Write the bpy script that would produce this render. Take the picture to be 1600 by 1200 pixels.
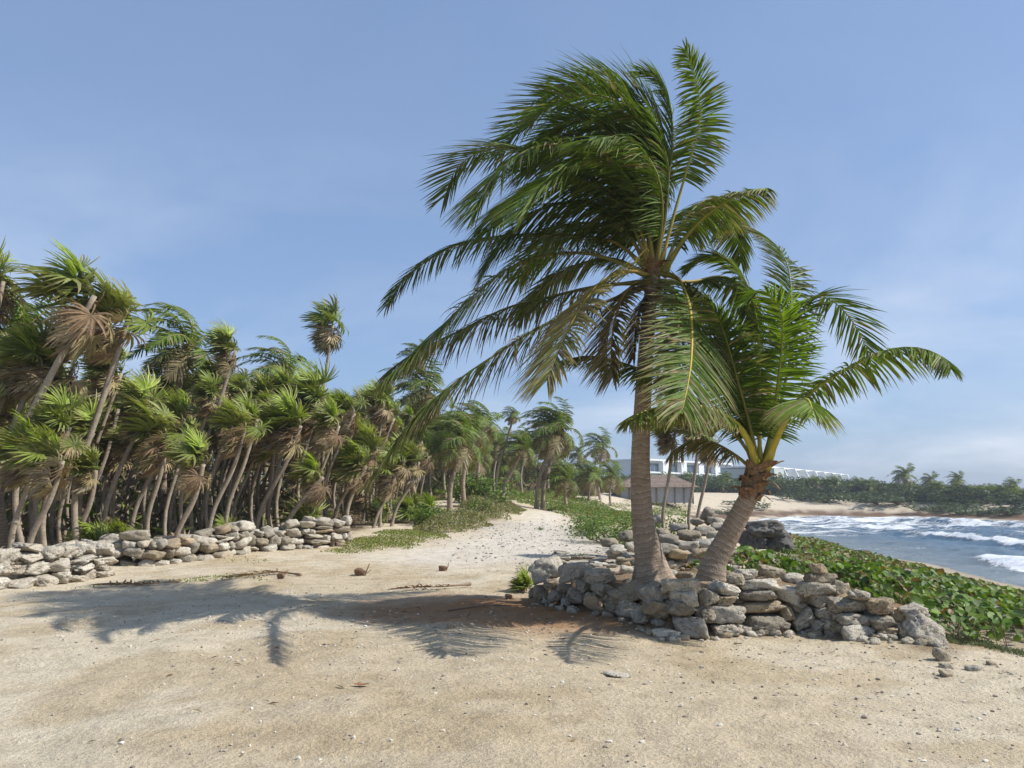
import bpy, bmesh, math, random
import numpy as np
from mathutils import Vector, Matrix, Euler

for o in list(bpy.data.objects):
    bpy.data.objects.remove(o, do_unlink=True)
SC = bpy.context.scene
COL = SC.collection

# ------------------------------------------------------------------ camera
CAM_Z, FPX, PITCH = 1.62, 1200.0, math.atan(175.0 / 1200.0)
cam_data = bpy.data.cameras.new('camera')
cam_data.sensor_width = 36.0
cam_data.lens = 36.0 * FPX / 1600.0
cam_data.clip_start = 0.05
cam_data.clip_end = 5000.0
cam = bpy.data.objects.new('camera', cam_data)
COL.objects.link(cam)
cam.location = (0, 0, CAM_Z)
cam.rotation_euler = (math.pi / 2 + PITCH, 0, 0)
SC.camera = cam

# ------------------------------------------------------------------ world, sun, exposure
SUN_TO = Vector((1.0, -0.12, 1.02)).normalized()          # direction towards the sun
SUN_EL = math.asin(SUN_TO.z)
SUN_AZ = math.atan2(SUN_TO.x, SUN_TO.y)
world = bpy.data.worlds.new('World')
SC.world = world
world.use_nodes = True
wn, wl = world.node_tree.nodes, world.node_tree.links
wn.clear()
w_out = wn.new('ShaderNodeOutputWorld')
w_bg = wn.new('ShaderNodeBackground')
w_bg.inputs['Strength'].default_value = 0.12
sky = wn.new('ShaderNodeTexSky')
sky.sky_type = 'NISHITA'
sky.sun_disc = False
sky.sun_elevation = SUN_EL
sky.sun_rotation = SUN_AZ
sky.altitude = 0
sky.air_density = 1.0
sky.dust_density = 1.3
sky.ozone_density = 3.0
# thin cloud veil mixed over the clear sky, laid out on a cloud layer above the place
CLOUD_OFF = (5.5, -9.0)
w_tc = wn.new('ShaderNodeTexCoord')
w_sep = wn.new('ShaderNodeSeparateXYZ')
wl.new(w_tc.outputs['Generated'], w_sep.inputs[0])
def wmath(op, a, b=None, clamp=False):
    m = wn.new('ShaderNodeMath'); m.operation = op; m.use_clamp = clamp
    for i, v in enumerate((a, b)):
        if v is None: continue
        if isinstance(v, (int, float)): m.inputs[i].default_value = v
        else: wl.new(v, m.inputs[i])
    return m.outputs[0]
zc = wmath('ADD', wmath('MAXIMUM', w_sep.outputs['Z'], 0.0), 0.20)
w_cmb = wn.new('ShaderNodeCombineXYZ')
wl.new(wmath('ADD', wmath('DIVIDE', w_sep.outputs['X'], zc), CLOUD_OFF[0]), w_cmb.inputs[0])
wl.new(wmath('ADD', wmath('DIVIDE', w_sep.outputs['Y'], zc), CLOUD_OFF[1]), w_cmb.inputs[1])
w_n1 = wn.new('ShaderNodeTexNoise'); w_n1.inputs['Scale'].default_value = 1.15
w_n1.inputs['Detail'].default_value = 7; w_n1.inputs['Roughness'].default_value = 0.55
w_n1.inputs['Distortion'].default_value = 0.35
wl.new(w_cmb.outputs[0], w_n1.inputs['Vector'])
w_n2 = wn.new('ShaderNodeTexNoise'); w_n2.inputs['Scale'].default_value = 0.32
w_n2.inputs['Detail'].default_value = 3
wl.new(w_cmb.outputs[0], w_n2.inputs['Vector'])
w_r1 = wn.new('ShaderNodeMapRange'); w_r1.inputs['From Min'].default_value = 0.42; w_r1.inputs['From Max'].default_value = 0.72
wl.new(w_n1.outputs[0], w_r1.inputs['Value'])
w_r2 = wn.new('ShaderNodeMapRange'); w_r2.inputs['From Min'].default_value = 0.36; w_r2.inputs['From Max'].default_value = 0.58
wl.new(w_n2.outputs[0], w_r2.inputs['Value'])
# clouds lie in a bank low over the horizon and thin out overhead
w_low = wn.new('ShaderNodeMapRange'); w_low.inputs['From Min'].default_value = 0.02; w_low.inputs['From Max'].default_value = 0.44
w_low.inputs['To Min'].default_value = 1.0; w_low.inputs['To Max'].default_value = 0.06
wl.new(w_sep.outputs['Z'], w_low.inputs['Value'])
cl = wmath('MULTIPLY', wmath('MULTIPLY', w_r1.outputs[0], w_r2.outputs[0]), wmath('MULTIPLY', w_low.outputs[0], 0.85), True)
w_mix = wn.new('ShaderNodeMixRGB')
w_mix.inputs['Color2'].default_value = (6.6, 7.1, 8.0, 1)
wl.new(cl, w_mix.inputs['Fac'])
w_haze = wn.new('ShaderNodeMixRGB')
w_haze.inputs['Color2'].default_value = (2.75, 4.1, 6.9, 1)
w_hz = wn.new('ShaderNodeMapRange'); w_hz.inputs['From Min'].default_value = 0.0; w_hz.inputs['From Max'].default_value = 0.55
w_hz.inputs['To Min'].default_value = 0.50; w_hz.inputs['To Max'].default_value = 0.42
wl.new(w_sep.outputs['Z'], w_hz.inputs['Value'])
wl.new(w_hz.outputs[0], w_haze.inputs['Fac'])
wl.new(sky.outputs[0], w_haze.inputs['Color1'])
wl.new(w_haze.outputs[0], w_mix.inputs['Color1'])
wl.new(w_mix.outputs[0], w_bg.inputs['Color'])
wl.new(w_bg.outputs[0], w_out.inputs['Surface'])

sun_data = bpy.data.lights.new('sun', 'SUN')
sun_data.energy = 5.0
sun_data.angle = math.radians(0.5)
sun_data.color = (1.0, 0.975, 0.93)
sun = bpy.data.objects.new('sun', sun_data)
COL.objects.link(sun)
sun.location = (20, 5, 30)
sun.rotation_euler = SUN_TO.to_track_quat('Z', 'Y').to_euler()

SC.view_settings.view_transform = 'Standard'
SC.view_settings.look = 'None'
SC.view_settings.exposure = 0.12
SC.view_settings.gamma = 1.0
SC.render.engine = 'CYCLES'
SC.cycles.max_bounces = 6
SC.cycles.transparent_max_bounces = 8
SC.cycles.use_denoising = True

# ------------------------------------------------------------------ helpers
def ray(u, v):
    c, s = math.cos(PITCH), math.sin(PITCH)
    a, b = (u - 800.0), (600.0 - v)
    return np.array([a, FPX * c - b * s, FPX * s + b * c])
def at(u, v, Y):
    d = ray(u, v); k = Y / d[1]
    return np.array([d[0] * k, Y, CAM_Z + d[2] * k])

def smooth(a, b, x):
    t = np.clip((np.asarray(x, float) - a) / (b - a), 0, 1)
    return t * t * (3 - 2 * t)

_perm = np.random.RandomState(7).permutation(4096)
def _h(ix, iy, s):
    return _perm[(_perm[(ix + s * 131) & 4095] + iy) & 4095] / 4095.0
def vnoise(x, y, s=0):
    ix = np.floor(x).astype(int); iy = np.floor(y).astype(int)
    fx = x - ix; fy = y - iy
    fx = fx * fx * fx * (fx * (fx * 6 - 15) + 10); fy = fy * fy * fy * (fy * (fy * 6 - 15) + 10)
    a = _h(ix, iy, s); b = _h(ix + 1, iy, s); c = _h(ix, iy + 1, s); d = _h(ix + 1, iy + 1, s)
    return (a + (b - a) * fx) * (1 - fy) + (c + (d - c) * fx) * fy
def fbm(x, y, oct=4, s=0, g=0.5):
    x = np.asarray(x, float); y = np.asarray(y, float)
    t = 0; a = 1; n = 0
    for i in range(oct):
        t = t + a * vnoise(x + i * 17.3, y - i * 9.1, s + i); n += a; a *= g; x = x * 2.03; y = y * 2.03
    return t / n                                        # 0..1

def nrm(v):
    v = np.asarray(v, float)
    return v / np.maximum(np.linalg.norm(v, axis=-1, keepdims=True), 1e-9)

class MB:
    """collects vertices, faces and point colours, builds one mesh"""
    def __init__(s):
        s.V = []; s.F = []; s.C = []; s.n = 0
    def add(s, V, F, C=(1, 1, 1)):
        V = np.asarray(V, float).reshape(-1, 3)
        C = np.asarray(C, float)
        if C.ndim == 1: C = np.tile(C, (len(V), 1))
        for f in (F if isinstance(F, (list, tuple)) else [F]):
            f = np.asarray(f, int)
            if len(f): s.F.append(f + s.n)
        s.V.append(V); s.C.append(C.reshape(-1, 3)); s.n += len(V)
        return s
    def box(s, c, size, C=(1, 1, 1), rz=0.0):
        x, y, z = [q / 2 for q in size]
        V = np.array([[-x,-y,-z],[x,-y,-z],[x,y,-z],[-x,y,-z],[-x,-y,z],[x,-y,z],[x,y,z],[-x,y,z]])
        if rz:
            k, q = math.cos(rz), math.sin(rz)
            V = V @ np.array([[k, q, 0], [-q, k, 0], [0, 0, 1]])
        F = np.array([[0,3,2,1],[4,5,6,7],[0,1,5,4],[1,2,6,5],[2,3,7,6],[3,0,4,7]])
        return s.add(V + np.asarray(c, float), F, C)
    def tube(s, pts, rad, sides=6, C=(1, 1, 1), cap=True):
        P = np.asarray(pts, float); n = len(P)
        r = np.broadcast_to(np.asarray(rad, float), (n,))
        T = nrm(np.gradient(P, axis=0))
        ref = np.array([1., 0, 0]) if abs(T[0][0]) < 0.8 else np.array([0, 1., 0])
        N = np.zeros_like(P); N[0] = nrm(ref - T[0] * (ref @ T[0]))
        for i in range(1, n):
            q = N[i-1] - T[i] * (N[i-1] @ T[i]); N[i] = nrm(q)
        B = np.cross(T, N)
        a = np.linspace(0, 2 * math.pi, sides, endpoint=False)
        V = P[:, None] + r[:, None, None] * (np.cos(a)[None, :, None] * N[:, None] + np.sin(a)[None, :, None] * B[:, None])
        i = np.arange(n - 1)[:, None] * sides; j = np.arange(sides)[None]; k = (np.arange(sides)[None] + 1) % sides
        F = np.stack([i + j, i + k, i + k + sides, i + j + sides], -1).reshape(-1, 4)
        V = V.reshape(-1, 3); fs = [F]
        C = np.asarray(C, float)
        if C.ndim == 2 and len(C) == n: C = np.repeat(C, sides, 0)
        if cap:
            V = np.vstack([V, P[0], P[-1]])
            if C.ndim == 2: C = np.vstack([C, C[0], C[-1]])
            j = np.arange(sides); k = (j + 1) % sides; e = (n - 1) * sides
            fs.append(np.stack([k, j, np.full(sides, n * sides)], -1))
            fs.append(np.stack([e + j, e + k, np.full(sides, n * sides + 1)], -1))
        return s.add(V, fs, C)
    def mesh(s, name, smooth_=True):
        V = np.vstack(s.V); C = np.vstack(s.C)
        me = bpy.data.meshes.new(name)
        me.vertices.add(len(V)); me.vertices.foreach_set('co', V.astype(np.float32).ravel())
        loops = np.concatenate([f.ravel() for f in s.F])
        tot = np.concatenate([np.full(len(f), f.shape[1]) for f in s.F])
        start = np.concatenate([[0], np.cumsum(tot)[:-1]])
        me.loops.add(len(loops)); me.loops.foreach_set('vertex_index', loops.astype(np.int32))
        me.polygons.add(len(tot)); me.polygons.foreach_set('loop_start', start.astype(np.int32))
        me.polygons.foreach_set('use_smooth', np.full(len(tot), bool(smooth_)))
        ca = me.color_attributes.new('Col', 'FLOAT_COLOR', 'POINT')
        ca.data.foreach_set('color', np.hstack([C, np.ones((len(C), 1))]).astype(np.float32).ravel())
        me.update(calc_edges=True)
        return me
    def build(s, name, mat, parent=None, smooth_=True):
        me = s.mesh(name, smooth_); me.materials.append(mat)
        return put(name, me, parent)

def put(name, me, parent=None):
    o = bpy.data.objects.new(name, me); COL.objects.link(o)
    if parent is not None: o.parent = parent
    return o
def empty(name, loc=(0, 0, 0)):
    o = bpy.data.objects.new(name, None); COL.objects.link(o)
    o.location = loc; o.empty_display_size = 0.2
    return o
def tag(o, label=None, cat=None, group=None, kind=None):
    if label: o['label'] = label
    if cat: o['category'] = cat
    if group: o['group'] = group
    if kind: o['kind'] = kind
    return o
def copy_tree(o, parent=None):
    c = o.copy(); COL.objects.link(c); c.parent = parent
    for ch in o.children: copy_tree(ch, c)
    return c

# ------------------------------------------------------------------ materials
def new_mat(name):
    m = bpy.data.materials.new(name); m.use_nodes = True
    nt = m.node_tree; nt.nodes.clear()
    out = nt.nodes.new('ShaderNodeOutputMaterial')
    b = nt.nodes.new('ShaderNodeBsdfPrincipled')
    nt.links.new(b.outputs[0], out.inputs['Surface'])
    return m, nt, b, out
class NT:
    def __init__(s, nt): s.nt = nt
    def node(s, t, **kw):
        n = s.nt.nodes.new(t)
        for k, v in kw.items(): setattr(n, k, v)
        return n
    def link(s, a, b): s.nt.links.new(a, b)
    def noise(s, vec, scale, detail=4, rough=0.55, dist=0.0):
        n = s.node('ShaderNodeTexNoise')
        n.inputs['Scale'].default_value = scale; n.inputs['Detail'].default_value = detail
        n.inputs['Roughness'].default_value = rough; n.inputs['Distortion'].default_value = dist
        if vec is not None: s.link(vec, n.inputs['Vector'])
        return n.outputs[0]
    def ramp(s, fac, stops):
        n = s.node('ShaderNodeValToRGB'); e = n.color_ramp.elements
        while len(e) < len(stops): e.new(0.5)
        for q, (p, c) in zip(e, stops):
            q.position = p; q.color = (*c, 1) if len(c) == 3 else c
        s.link(fac, n.inputs[0]); return n.outputs[0]
    def mixc(s, fac, a, b, mode='MIX'):
        n = s.node('ShaderNodeMixRGB', blend_type=mode)
        for i, v in enumerate((fac, a, b)):
            if isinstance(v, (int, float)): n.inputs[i].default_value = v
            elif isinstance(v, tuple): n.inputs[i].default_value = (*v, 1)
            else: s.link(v, n.inputs[i])
        return n.outputs[0]
    def math(s, op, a, b=None, clamp=False):
        n = s.node('ShaderNodeMath', operation=op, use_clamp=clamp)
        for i, v in enumerate((a, b)):
            if v is None: continue
            if isinstance(v, (int, float)): n.inputs[i].default_value = v
            else: s.link(v, n.inputs[i])
        return n.outputs[0]
    def rng(s, v, a, b, c=0.0, d=1.0):
        n = s.node('ShaderNodeMapRange')
        for k, q in zip(('From Min', 'From Max', 'To Min', 'To Max'), (a, b, c, d)): n.inputs[k].default_value = q
        s.link(v, n.inputs['Value']); return n.outputs[0]
    def bump(s, h, strength, dist, normal=None):
        n = s.node('ShaderNodeBump'); n.inputs['Strength'].default_value = strength; n.inputs['Distance'].default_value = dist
        s.link(h, n.inputs['Height'])
        if normal is not None: s.link(normal, n.inputs['Normal'])
        return n.outputs[0]
    def attr(s, name='Col'):
        return s.node('ShaderNodeAttribute', attribute_name=name)
    def pos(s): return s.node('ShaderNodeNewGeometry').outputs['Position']
    def rand(s): return s.node('ShaderNodeObjectInfo').outputs['Random']

def leaf_mat(name, rough=0.42, trans=0.35, spec=0.35, var=0.25):
    """colour from the point colours, light passing through the blade"""
    m, nt, b, out = new_mat(name); T = NT(nt)
    c = T.attr().outputs['Color']
    n = T.noise(T.pos(), 9.0, 2)
    k = T.rng(n, 0.3, 0.7, 1 - var, 1 + var)
    r = T.rng(T.rand(), 0, 1, 0.88, 1.12)
    hsv = T.node('ShaderNodeHueSaturation'); T.link(c, hsv.inputs['Color']); T.link(T.math('MULTIPLY', k, r), hsv.inputs['Value'])
    T.link(hsv.outputs[0], b.inputs['Base Color'])
    b.inputs['Roughness'].default_value = rough; b.inputs['Specular IOR Level'].default_value = spec
    tr = T.node('ShaderNodeBsdfTranslucent')
    T.link(T.mixc(1.0, hsv.outputs[0], (1.25, 1.3, 0.55), 'MULTIPLY'), tr.inputs['Color'])
    mx = T.node('ShaderNodeMixShader'); mx.inputs[0].default_value = trans
    T.link(b.outputs[0], mx.inputs[1]); T.link(tr.outputs[0], mx.inputs[2]); T.link(mx.outputs[0], out.inputs['Surface'])
    return m
M = {}
M['frond'] = leaf_mat('coconut_leaf', 0.52, 0.32, 0.28)
M['fan'] = leaf_mat('thatch_leaf', 0.5, 0.30, 0.32)
M['dead'] = leaf_mat('dry_leaf', 0.75, 0.12, 0.15)
M['bush'] = leaf_mat('bush_leaf', 0.5, 0.28, 0.3)
M['grape'] = leaf_mat('sea_grape_leaf', 0.5, 0.30, 0.28)
M['rachis'] = leaf_mat('frond_rib', 0.45, 0.05, 0.4, 0.12)

def bark_mat(name, a, b_, ring, ring_scale, bumpd):
    m, nt, b, out = new_mat(name); T = NT(nt)
    at_ = T.attr()                       # point colour: r = metres along the trunk, g = how much ring shows
    sep = T.node('ShaderNodeSeparateColor'); T.link(at_.outputs['Color'], sep.inputs[0])
    p = T.pos()
    n1 = T.noise(p, 6.0, 5); n2 = T.noise(p, 45.0, 4, 0.6)
    wob = T.math('ADD', T.math('MULTIPLY', sep.outputs[0], ring_scale), T.math('ADD', T.math('MULTIPLY', n1, 1.6), T.math('MULTIPLY', T.noise(p, 1.7, 2), 3.0)))
    fr = T.math('FRACT', wob)
    line = T.rng(fr, 0.0, 0.22, 1.0, 0.0)
    line = T.math('MULTIPLY', T.math('MULTIPLY', line, T.rng(n2, 0.38, 0.55, 0.0, 1.0)), T.rng(T.noise(p, 11.0, 3), 0.34, 0.52))
    base = T.mixc(T.rng(n1, 0.35, 0.65), a, b_)
    base = T.mixc(T.math('MULTIPLY', T.rng(n2, 0.35, 0.7), 0.45), base, tuple(q * 0.45 for q in a))
    base = T.mixc(T.math('MULTIPLY', T.rng(fr, 0.55, 1.0), T.math('MULTIPLY', sep.outputs[1], 0.45)), base, tuple(q * 0.42 for q in a))
    colr = T.mixc(T.math('MULTIPLY', line, T.math('MULTIPLY', sep.outputs[1], 0.8)), base, ring)
    T.link(colr, b.inputs['Base Color'])
    b.inputs['Roughness'].default_value = 0.85; b.inputs['Specular IOR Level'].default_value = 0.15
    # fine vertical cracks
    mp = T.node('ShaderNodeMapping'); mp.inputs['Scale'].default_value = (1, 1, 0.16); T.link(p, mp.inputs[0])
    crack = T.noise(mp.outputs[0], 60.0, 3, 0.6)
    h = T.math('ADD', T.math('MULTIPLY', crack, 0.6), T.math('ADD', T.math('MULTIPLY', fr, 0.35), T.math('MULTIPLY', n2, 0.5)))
    T.link(T.bump(h, 0.9, bumpd), b.inputs['Normal'])
    return m
M['trunk'] = bark_mat('coconut_bark', (0.36, 0.265, 0.185), (0.47, 0.375, 0.28), (0.70, 0.63, 0.53), 12.0, 0.025)
M['thin_trunk'] = bark_mat('thatch_bark', (0.30, 0.24, 0.175), (0.42, 0.35, 0.265), (0.48, 0.42, 0.34), 9.0, 0.008)

def stone_mat(name, tints, dark=0.6, film=(0.21, 0.195, 0.17), fk=0.45):
    m, nt, b, out = new_mat(name); T = NT(nt)
    p = T.pos(); r = T.rand()
    off = T.node('ShaderNodeVectorMath', operation='ADD'); T.link(p, off.inputs[0])
    cmb = T.node('ShaderNodeCombineXYZ'); T.link(T.math('MULTIPLY', r, 37.0), cmb.inputs[0]); T.link(T.math('MULTIPLY', r, 91.0), cmb.inputs[2])
    T.link(cmb.outputs[0], off.inputs[1]); v = off.outputs[0]
    big = T.noise(v, 3.2, 4, 0.6, 0.4); mid = T.noise(v, 13.0, 5, 0.62); fine = T.noise(v, 75.0, 3, 0.6)
    vor = T.node('ShaderNodeTexVoronoi'); vor.inputs['Scale'].default_value = 34.0; T.link(v, vor.inputs['Vector'])
    pit = T.rng(vor.outputs['Distance'], 0.08, 0.34)
    pitm = T.math('MAXIMUM', pit, T.rng(mid, 0.44, 0.50))
    base = T.ramp(r, [(i / (len(tints) - 1), (c[0] * 1.0, c[1] * 0.975, c[2] * 0.925)) for i, c in enumerate(tints)])
    grey = T.mixc(T.math('MULTIPLY', T.rng(big, 0.46, 0.60), fk), base, film)         # weathered grey film
    warm = T.mixc(T.math('MULTIPLY', T.rng(mid, 0.55, 0.72), 0.4), grey, (0.47, 0.37, 0.24))
    c = T.mixc(T.math('MULTIPLY', T.rng(fine, 0.47, 0.68), 0.5), warm, (0.14, 0.12, 0.095))
    c = T.mixc(T.math('MULTIPLY', T.math('SUBTRACT', 1.0, pitm), dark), c, (0.09, 0.08, 0.07))
    T.link(c, b.inputs['Base Color'])
    b.inputs['Roughness'].default_value = 0.92; b.inputs['Specular IOR Level'].default_value = 0.1
    h = T.math('ADD', T.math('MULTIPLY', mid, 1.0), T.math('ADD', T.math('MULTIPLY', fine, 0.4), T.math('MULTIPLY', pitm, 0.5)))
    T.link(T.bump(h, 1.0, 0.05), b.inputs['Normal'])
    return m
M['stone'] = stone_mat('limestone', [(0.50, 0.42, 0.31), (0.60, 0.54, 0.43), (0.30, 0.27, 0.22), (0.55, 0.42, 0.26), (0.40, 0.37, 0.32), (0.62, 0.57, 0.48), (0.36, 0.31, 0.22), (0.50, 0.45, 0.37)])
M['stone_pale'] = stone_mat('pale_limestone', [(0.62, 0.57, 0.48), (0.72, 0.68, 0.60), (0.58, 0.52, 0.42), (0.68, 0.63, 0.54)], 0.5, (0.38, 0.34, 0.28), 0.5)
M['stone_dark'] = stone_mat('dark_limestone', [(0.17, 0.165, 0.16), (0.26, 0.25, 0.235), (0.14, 0.135, 0.13)], 0.6, (0.07, 0.068, 0.066))

def plain_mat(name, c, rough=0.8, spec=0.2, bump=0.0, bscale=20.0, var=0.3, metal=0.0):
    m, nt, b, out = new_mat(name); T = NT(nt)
    n = T.noise(T.pos(), bscale, 4)
    T.link(T.mixc(T.rng(n, 0.3, 0.7), tuple(q * (1 - var) for q in c), tuple(min(1, q * (1 + var * 0.6)) for q in c)), b.inputs['Base Color'])
    b.inputs['Roughness'].default_value = rough; b.inputs['Specular IOR Level'].default_value = spec; b.inputs['Metallic'].default_value = metal
    if bump: T.link(T.bump(n, 0.8, bump), b.inputs['Normal'])
    return m
M['render_white'] = plain_mat('white_render', (0.82, 0.83, 0.82), 0.8, 0.2, 0, 0.6, 0.04)
M['render_grey'] = plain_mat('grey_green_render', (0.48, 0.52, 0.49), 0.8, 0.2, 0, 0.5, 0.06)
M['glass'] = plain_mat('window_glass', (0.06, 0.10, 0.14), 0.12, 0.8, 0, 0.5, 0.2)
M['thatch'] = plain_mat('thatch_roof', (0.30, 0.225, 0.175), 0.95, 0.05, 0.12, 3.0, 0.4)
M['wood'] = plain_mat('grey_wood', (0.22, 0.20, 0.18), 0.9, 0.1, 0.01, 12.0, 0.35)
M['mesh_fence'] = plain_mat('reed_screen', (0.36, 0.37, 0.37), 0.9, 0.1, 0.02, 8.0, 0.25)
M['husk'] = plain_mat('brown_husk', (0.20, 0.125, 0.075), 0.9, 0.1, 0.01, 40.0, 0.45)
M['fibre'] = plain_mat('palm_fibre', (0.27, 0.165, 0.09), 0.92, 0.08, 0.02, 30.0, 0.5)
# ------------------------------------------------------------------ terrain
SEA_Z = -1.75
SHORE = np.array([(9,-80),(11.5,-25),(14.5,0),(16.5,14),(18.4,26),(20.5,38),(22.0,52),(24,70),(29,95),(38,116),(50,122),(60,117),(63,104),(62,92),(68,82),(90,68),(130,52),(220,30),(900,-80)], float)
def seg_dist(x, y, P):
    best = np.full(np.shape(x), 1e9)
    for (ax, ay), (bx, by) in zip(P[:-1], P[1:]):
        dx, dy = bx - ax, by - ay
        t = np.clip(((x - ax) * dx + (y - ay) * dy) / (dx * dx + dy * dy), 0, 1)
        best = np.minimum(best, np.hypot(x - ax - t * dx, y - ay - t * dy))
    return best
def inside(x, y, P):
    r = np.zeros(np.shape(x), bool)
    n = len(P)
    for i in range(n):
        ax, ay = P[i]; bx, by = P[(i + 1) % n]
        if ay == by: continue
        c = (ay > y) != (by > y)
        r ^= c & (x < (bx - ax) * (y - ay) / (by - ay) + ax)
    return r
def shore_d(x, y):
    """distance to the waterline, positive on land"""
    x = np.asarray(x, float); y = np.asarray(y, float)
    d = seg_dist(x, y, SHORE)
    return np.where(inside(x, y, SHORE), -d, d)
def sdf(x, y, P):
    P = np.asarray(P, float); Q = np.vstack([P, P[:1]])
    d = seg_dist(x, y, Q)
    return np.where(inside(x, y, P), d, -d)             # positive inside

NEARP = ([-60, 0, 2.5, 5, 8.5, 11.5, 15, 400], [-7, -1.75, -1.5, -1.05, -0.36, -0.10, 0, 0])
FARP = ([-60, 0, 6, 12, 20, 30, 90, 400], [-7, -1.75, -1.2, -0.2, 1.3, 1.9, 2.6, 3.0])
def base_terrain(x, y):
    x = np.asarray(x, float); y = np.asarray(y, float)
    d = shore_d(x, y) + (fbm(x * 0.12, y * 0.12, 3, 5) - 0.5) * 2.0
    f = smooth(62, 105, y)
    z = np.interp(d, *NEARP) * (1 - f) + (np.interp(d, *FARP) * (1 - 0.6 * smooth(44, 60, x) * (d > 13))) * f
    z = z + np.interp(y, [14, 25, 40, 60, 90], [0, 0.25, 0.95, 1.5, 1.6]) * smooth(12, 24, d) * (1 - 0.8 * f)
    z = z + (fbm(x * 0.35, y * 0.35, 3, 11) - 0.5) * 0.10 * smooth(2, 8, d)
    z = z + (fbm(x * 0.09, y * 0.09, 2, 21) - 0.5) * 0.22 * smooth(12, 30, np.hypot(x, y))
    return z
def hit(u, v, terr=base_terrain):
    """where the sight line through a photo pixel meets the ground"""
    d = ray(u, v); ys = np.geomspace(3.0, 170.0, 500); k = ys / d[1]
    zz = terr(d[0] * k, ys); gap = CAM_Z + d[2] * k - zz
    i = int(np.argmax(gap < 0)) if (gap < 0).any() else len(ys) - 1
    if i == 0: i = 1
    t = gap[i-1] / (gap[i-1] - gap[i]) if gap[i] < 0 else 1.0
    y = ys[i-1] + (ys[i] - ys[i-1]) * t; x = d[0] * y / d[1]
    return np.array([x, y, float(terr(np.array([x]), np.array([y]))[0])])

# stone ring round the palms: photo foot line of its front
RING_PX = [(826,938),(860,946),(930,958),(985,972),(1010,988),(1050,998),(1100,994),(1200,991),(1260,988),(1300,994),(1340,1004),(1400,1004),(1450,1013),(1478,1026)]
RING = np.array([hit(u, v)[:2] for u, v in RING_PX])
MOUND = np.vstack([RING + np.array([0.0, 0.28]), [[5.6, 10.2], [5.4, 12.6], [4.2, 13.6], [2.6, 13.4], [1.2, 13.3], [0.45, 13.0]]])
def terrain(x, y):
    x = np.asarray(x, float); y = np.asarray(y, float)
    z = base_terrain(x, y)
    m = sdf(x, y, MOUND)
    top = np.interp(x, [0.2, 1.0, 2.5, 3.6, 4.6, 5.4], [0.24, 0.30, 0.42, 0.45, 0.38, 0.22])
    z = z + smooth(-0.05, 0.30, m) * top * (0.9 + 0.25 * fbm(x * 2.2, y * 2.2, 3, 3))
    # fine lumps and scuffed tracks in the sand close by
    near = 1 - smooth(14, 30, np.hypot(x, y))
    z = z + near * ((fbm(x * 0.8 + y * 0.15, y * 0.45, 3, 37) - 0.5) * 0.09 + (fbm(x * 1.7, y * 1.7, 4, 31) - 0.5) * 0.05 + (fbm(x * 7, y * 7, 3, 41) - 0.5) * 0.022)
    return z
def tz(x, y): return float(terrain(np.array([x]), np.array([y]))[0])
def g(u, v): return hit(u, v, terrain)

def grid_axis(lo, hi, c, n, k):
    """coordinates that are dense round c and wide far away"""
    a = math.asinh((lo - c) / k); b = math.asinh((hi - c) / k)
    return c + k * np.sinh(np.linspace(a, b, n))
gx = grid_axis(-700, 700, 1.0, 560, 5.0)
gy = grid_axis(-90, 1100, 8.5, 560, 5.0)
X, Y = np.meshgrid(gx, gy)
Z = terrain(X, Y)
D = shore_d(X, Y)
# colour of the ground itself: sand, red soil, litter, gravel, weed wrack
def blend(c, k, col):
    return c * (1 - k[..., None]) + np.asarray(col) * k[..., None]
C = np.zeros(X.shape + (3,)) + np.array([0.58, 0.495, 0.37])
n_a = fbm(X * 0.25, Y * 0.25, 4, 51); n_b = fbm(X * 0.9, Y * 0.9, 4, 61); n_c = fbm(X * 2.5, Y * 2.5, 3, 71)
C = blend(C, smooth(0.44, 0.60, n_a) * 0.7, (0.67, 0.60, 0.48))        # bleached patches
C = blend(C, smooth(0.52, 0.66, n_b) * 0.5, (0.47, 0.37, 0.235))         # warm damp patches
# red-brown soil trodden out of the palm ring
red_c = np.array([at(740, 940, 11.2)[:2]])
rx = (X - 0.2) / 3.4; ry = (Y - 11.3 + 0.10 * (X - 0.2)) / 1.9
rr = np.hypot(rx, ry) + (n_b - 0.5) * 0.9
C = blend(C, (1 - smooth(0.30, 1.10, rr)) * 0.95, (0.37, 0.205, 0.105))
m_s = sdf(X, Y, MOUND)
C = blend(C, smooth(-0.45, 0.15, m_s + (n_c - 0.5) * 0.5) * 0.85, (0.25, 0.175, 0.11))
# forest floor
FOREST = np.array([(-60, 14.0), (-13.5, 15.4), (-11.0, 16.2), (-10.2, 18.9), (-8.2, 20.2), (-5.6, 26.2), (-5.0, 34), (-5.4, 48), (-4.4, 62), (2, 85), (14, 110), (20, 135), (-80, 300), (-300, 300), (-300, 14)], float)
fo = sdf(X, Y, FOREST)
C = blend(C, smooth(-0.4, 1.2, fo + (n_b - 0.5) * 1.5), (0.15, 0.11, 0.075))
# grey gravel by the track
GRAV = np.array([hit(u, v)[:2] for u, v in [(770, 815), (930, 822), (1000, 850), (1000, 890), (880, 893), (800, 862)]])
gv = sdf(X, Y, GRAV)
C = blend(C, smooth(-1.2, 0.8, gv + (n_b - 0.5) * 2.5) * 0.6, (0.40, 0.375, 0.34))
# soil under the sea grape and scrub on the shore slope
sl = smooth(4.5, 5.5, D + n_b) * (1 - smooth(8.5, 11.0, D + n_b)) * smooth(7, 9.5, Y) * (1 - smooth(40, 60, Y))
C = blend(C, sl * 0.8, (0.12, 0.10, 0.06))
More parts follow.
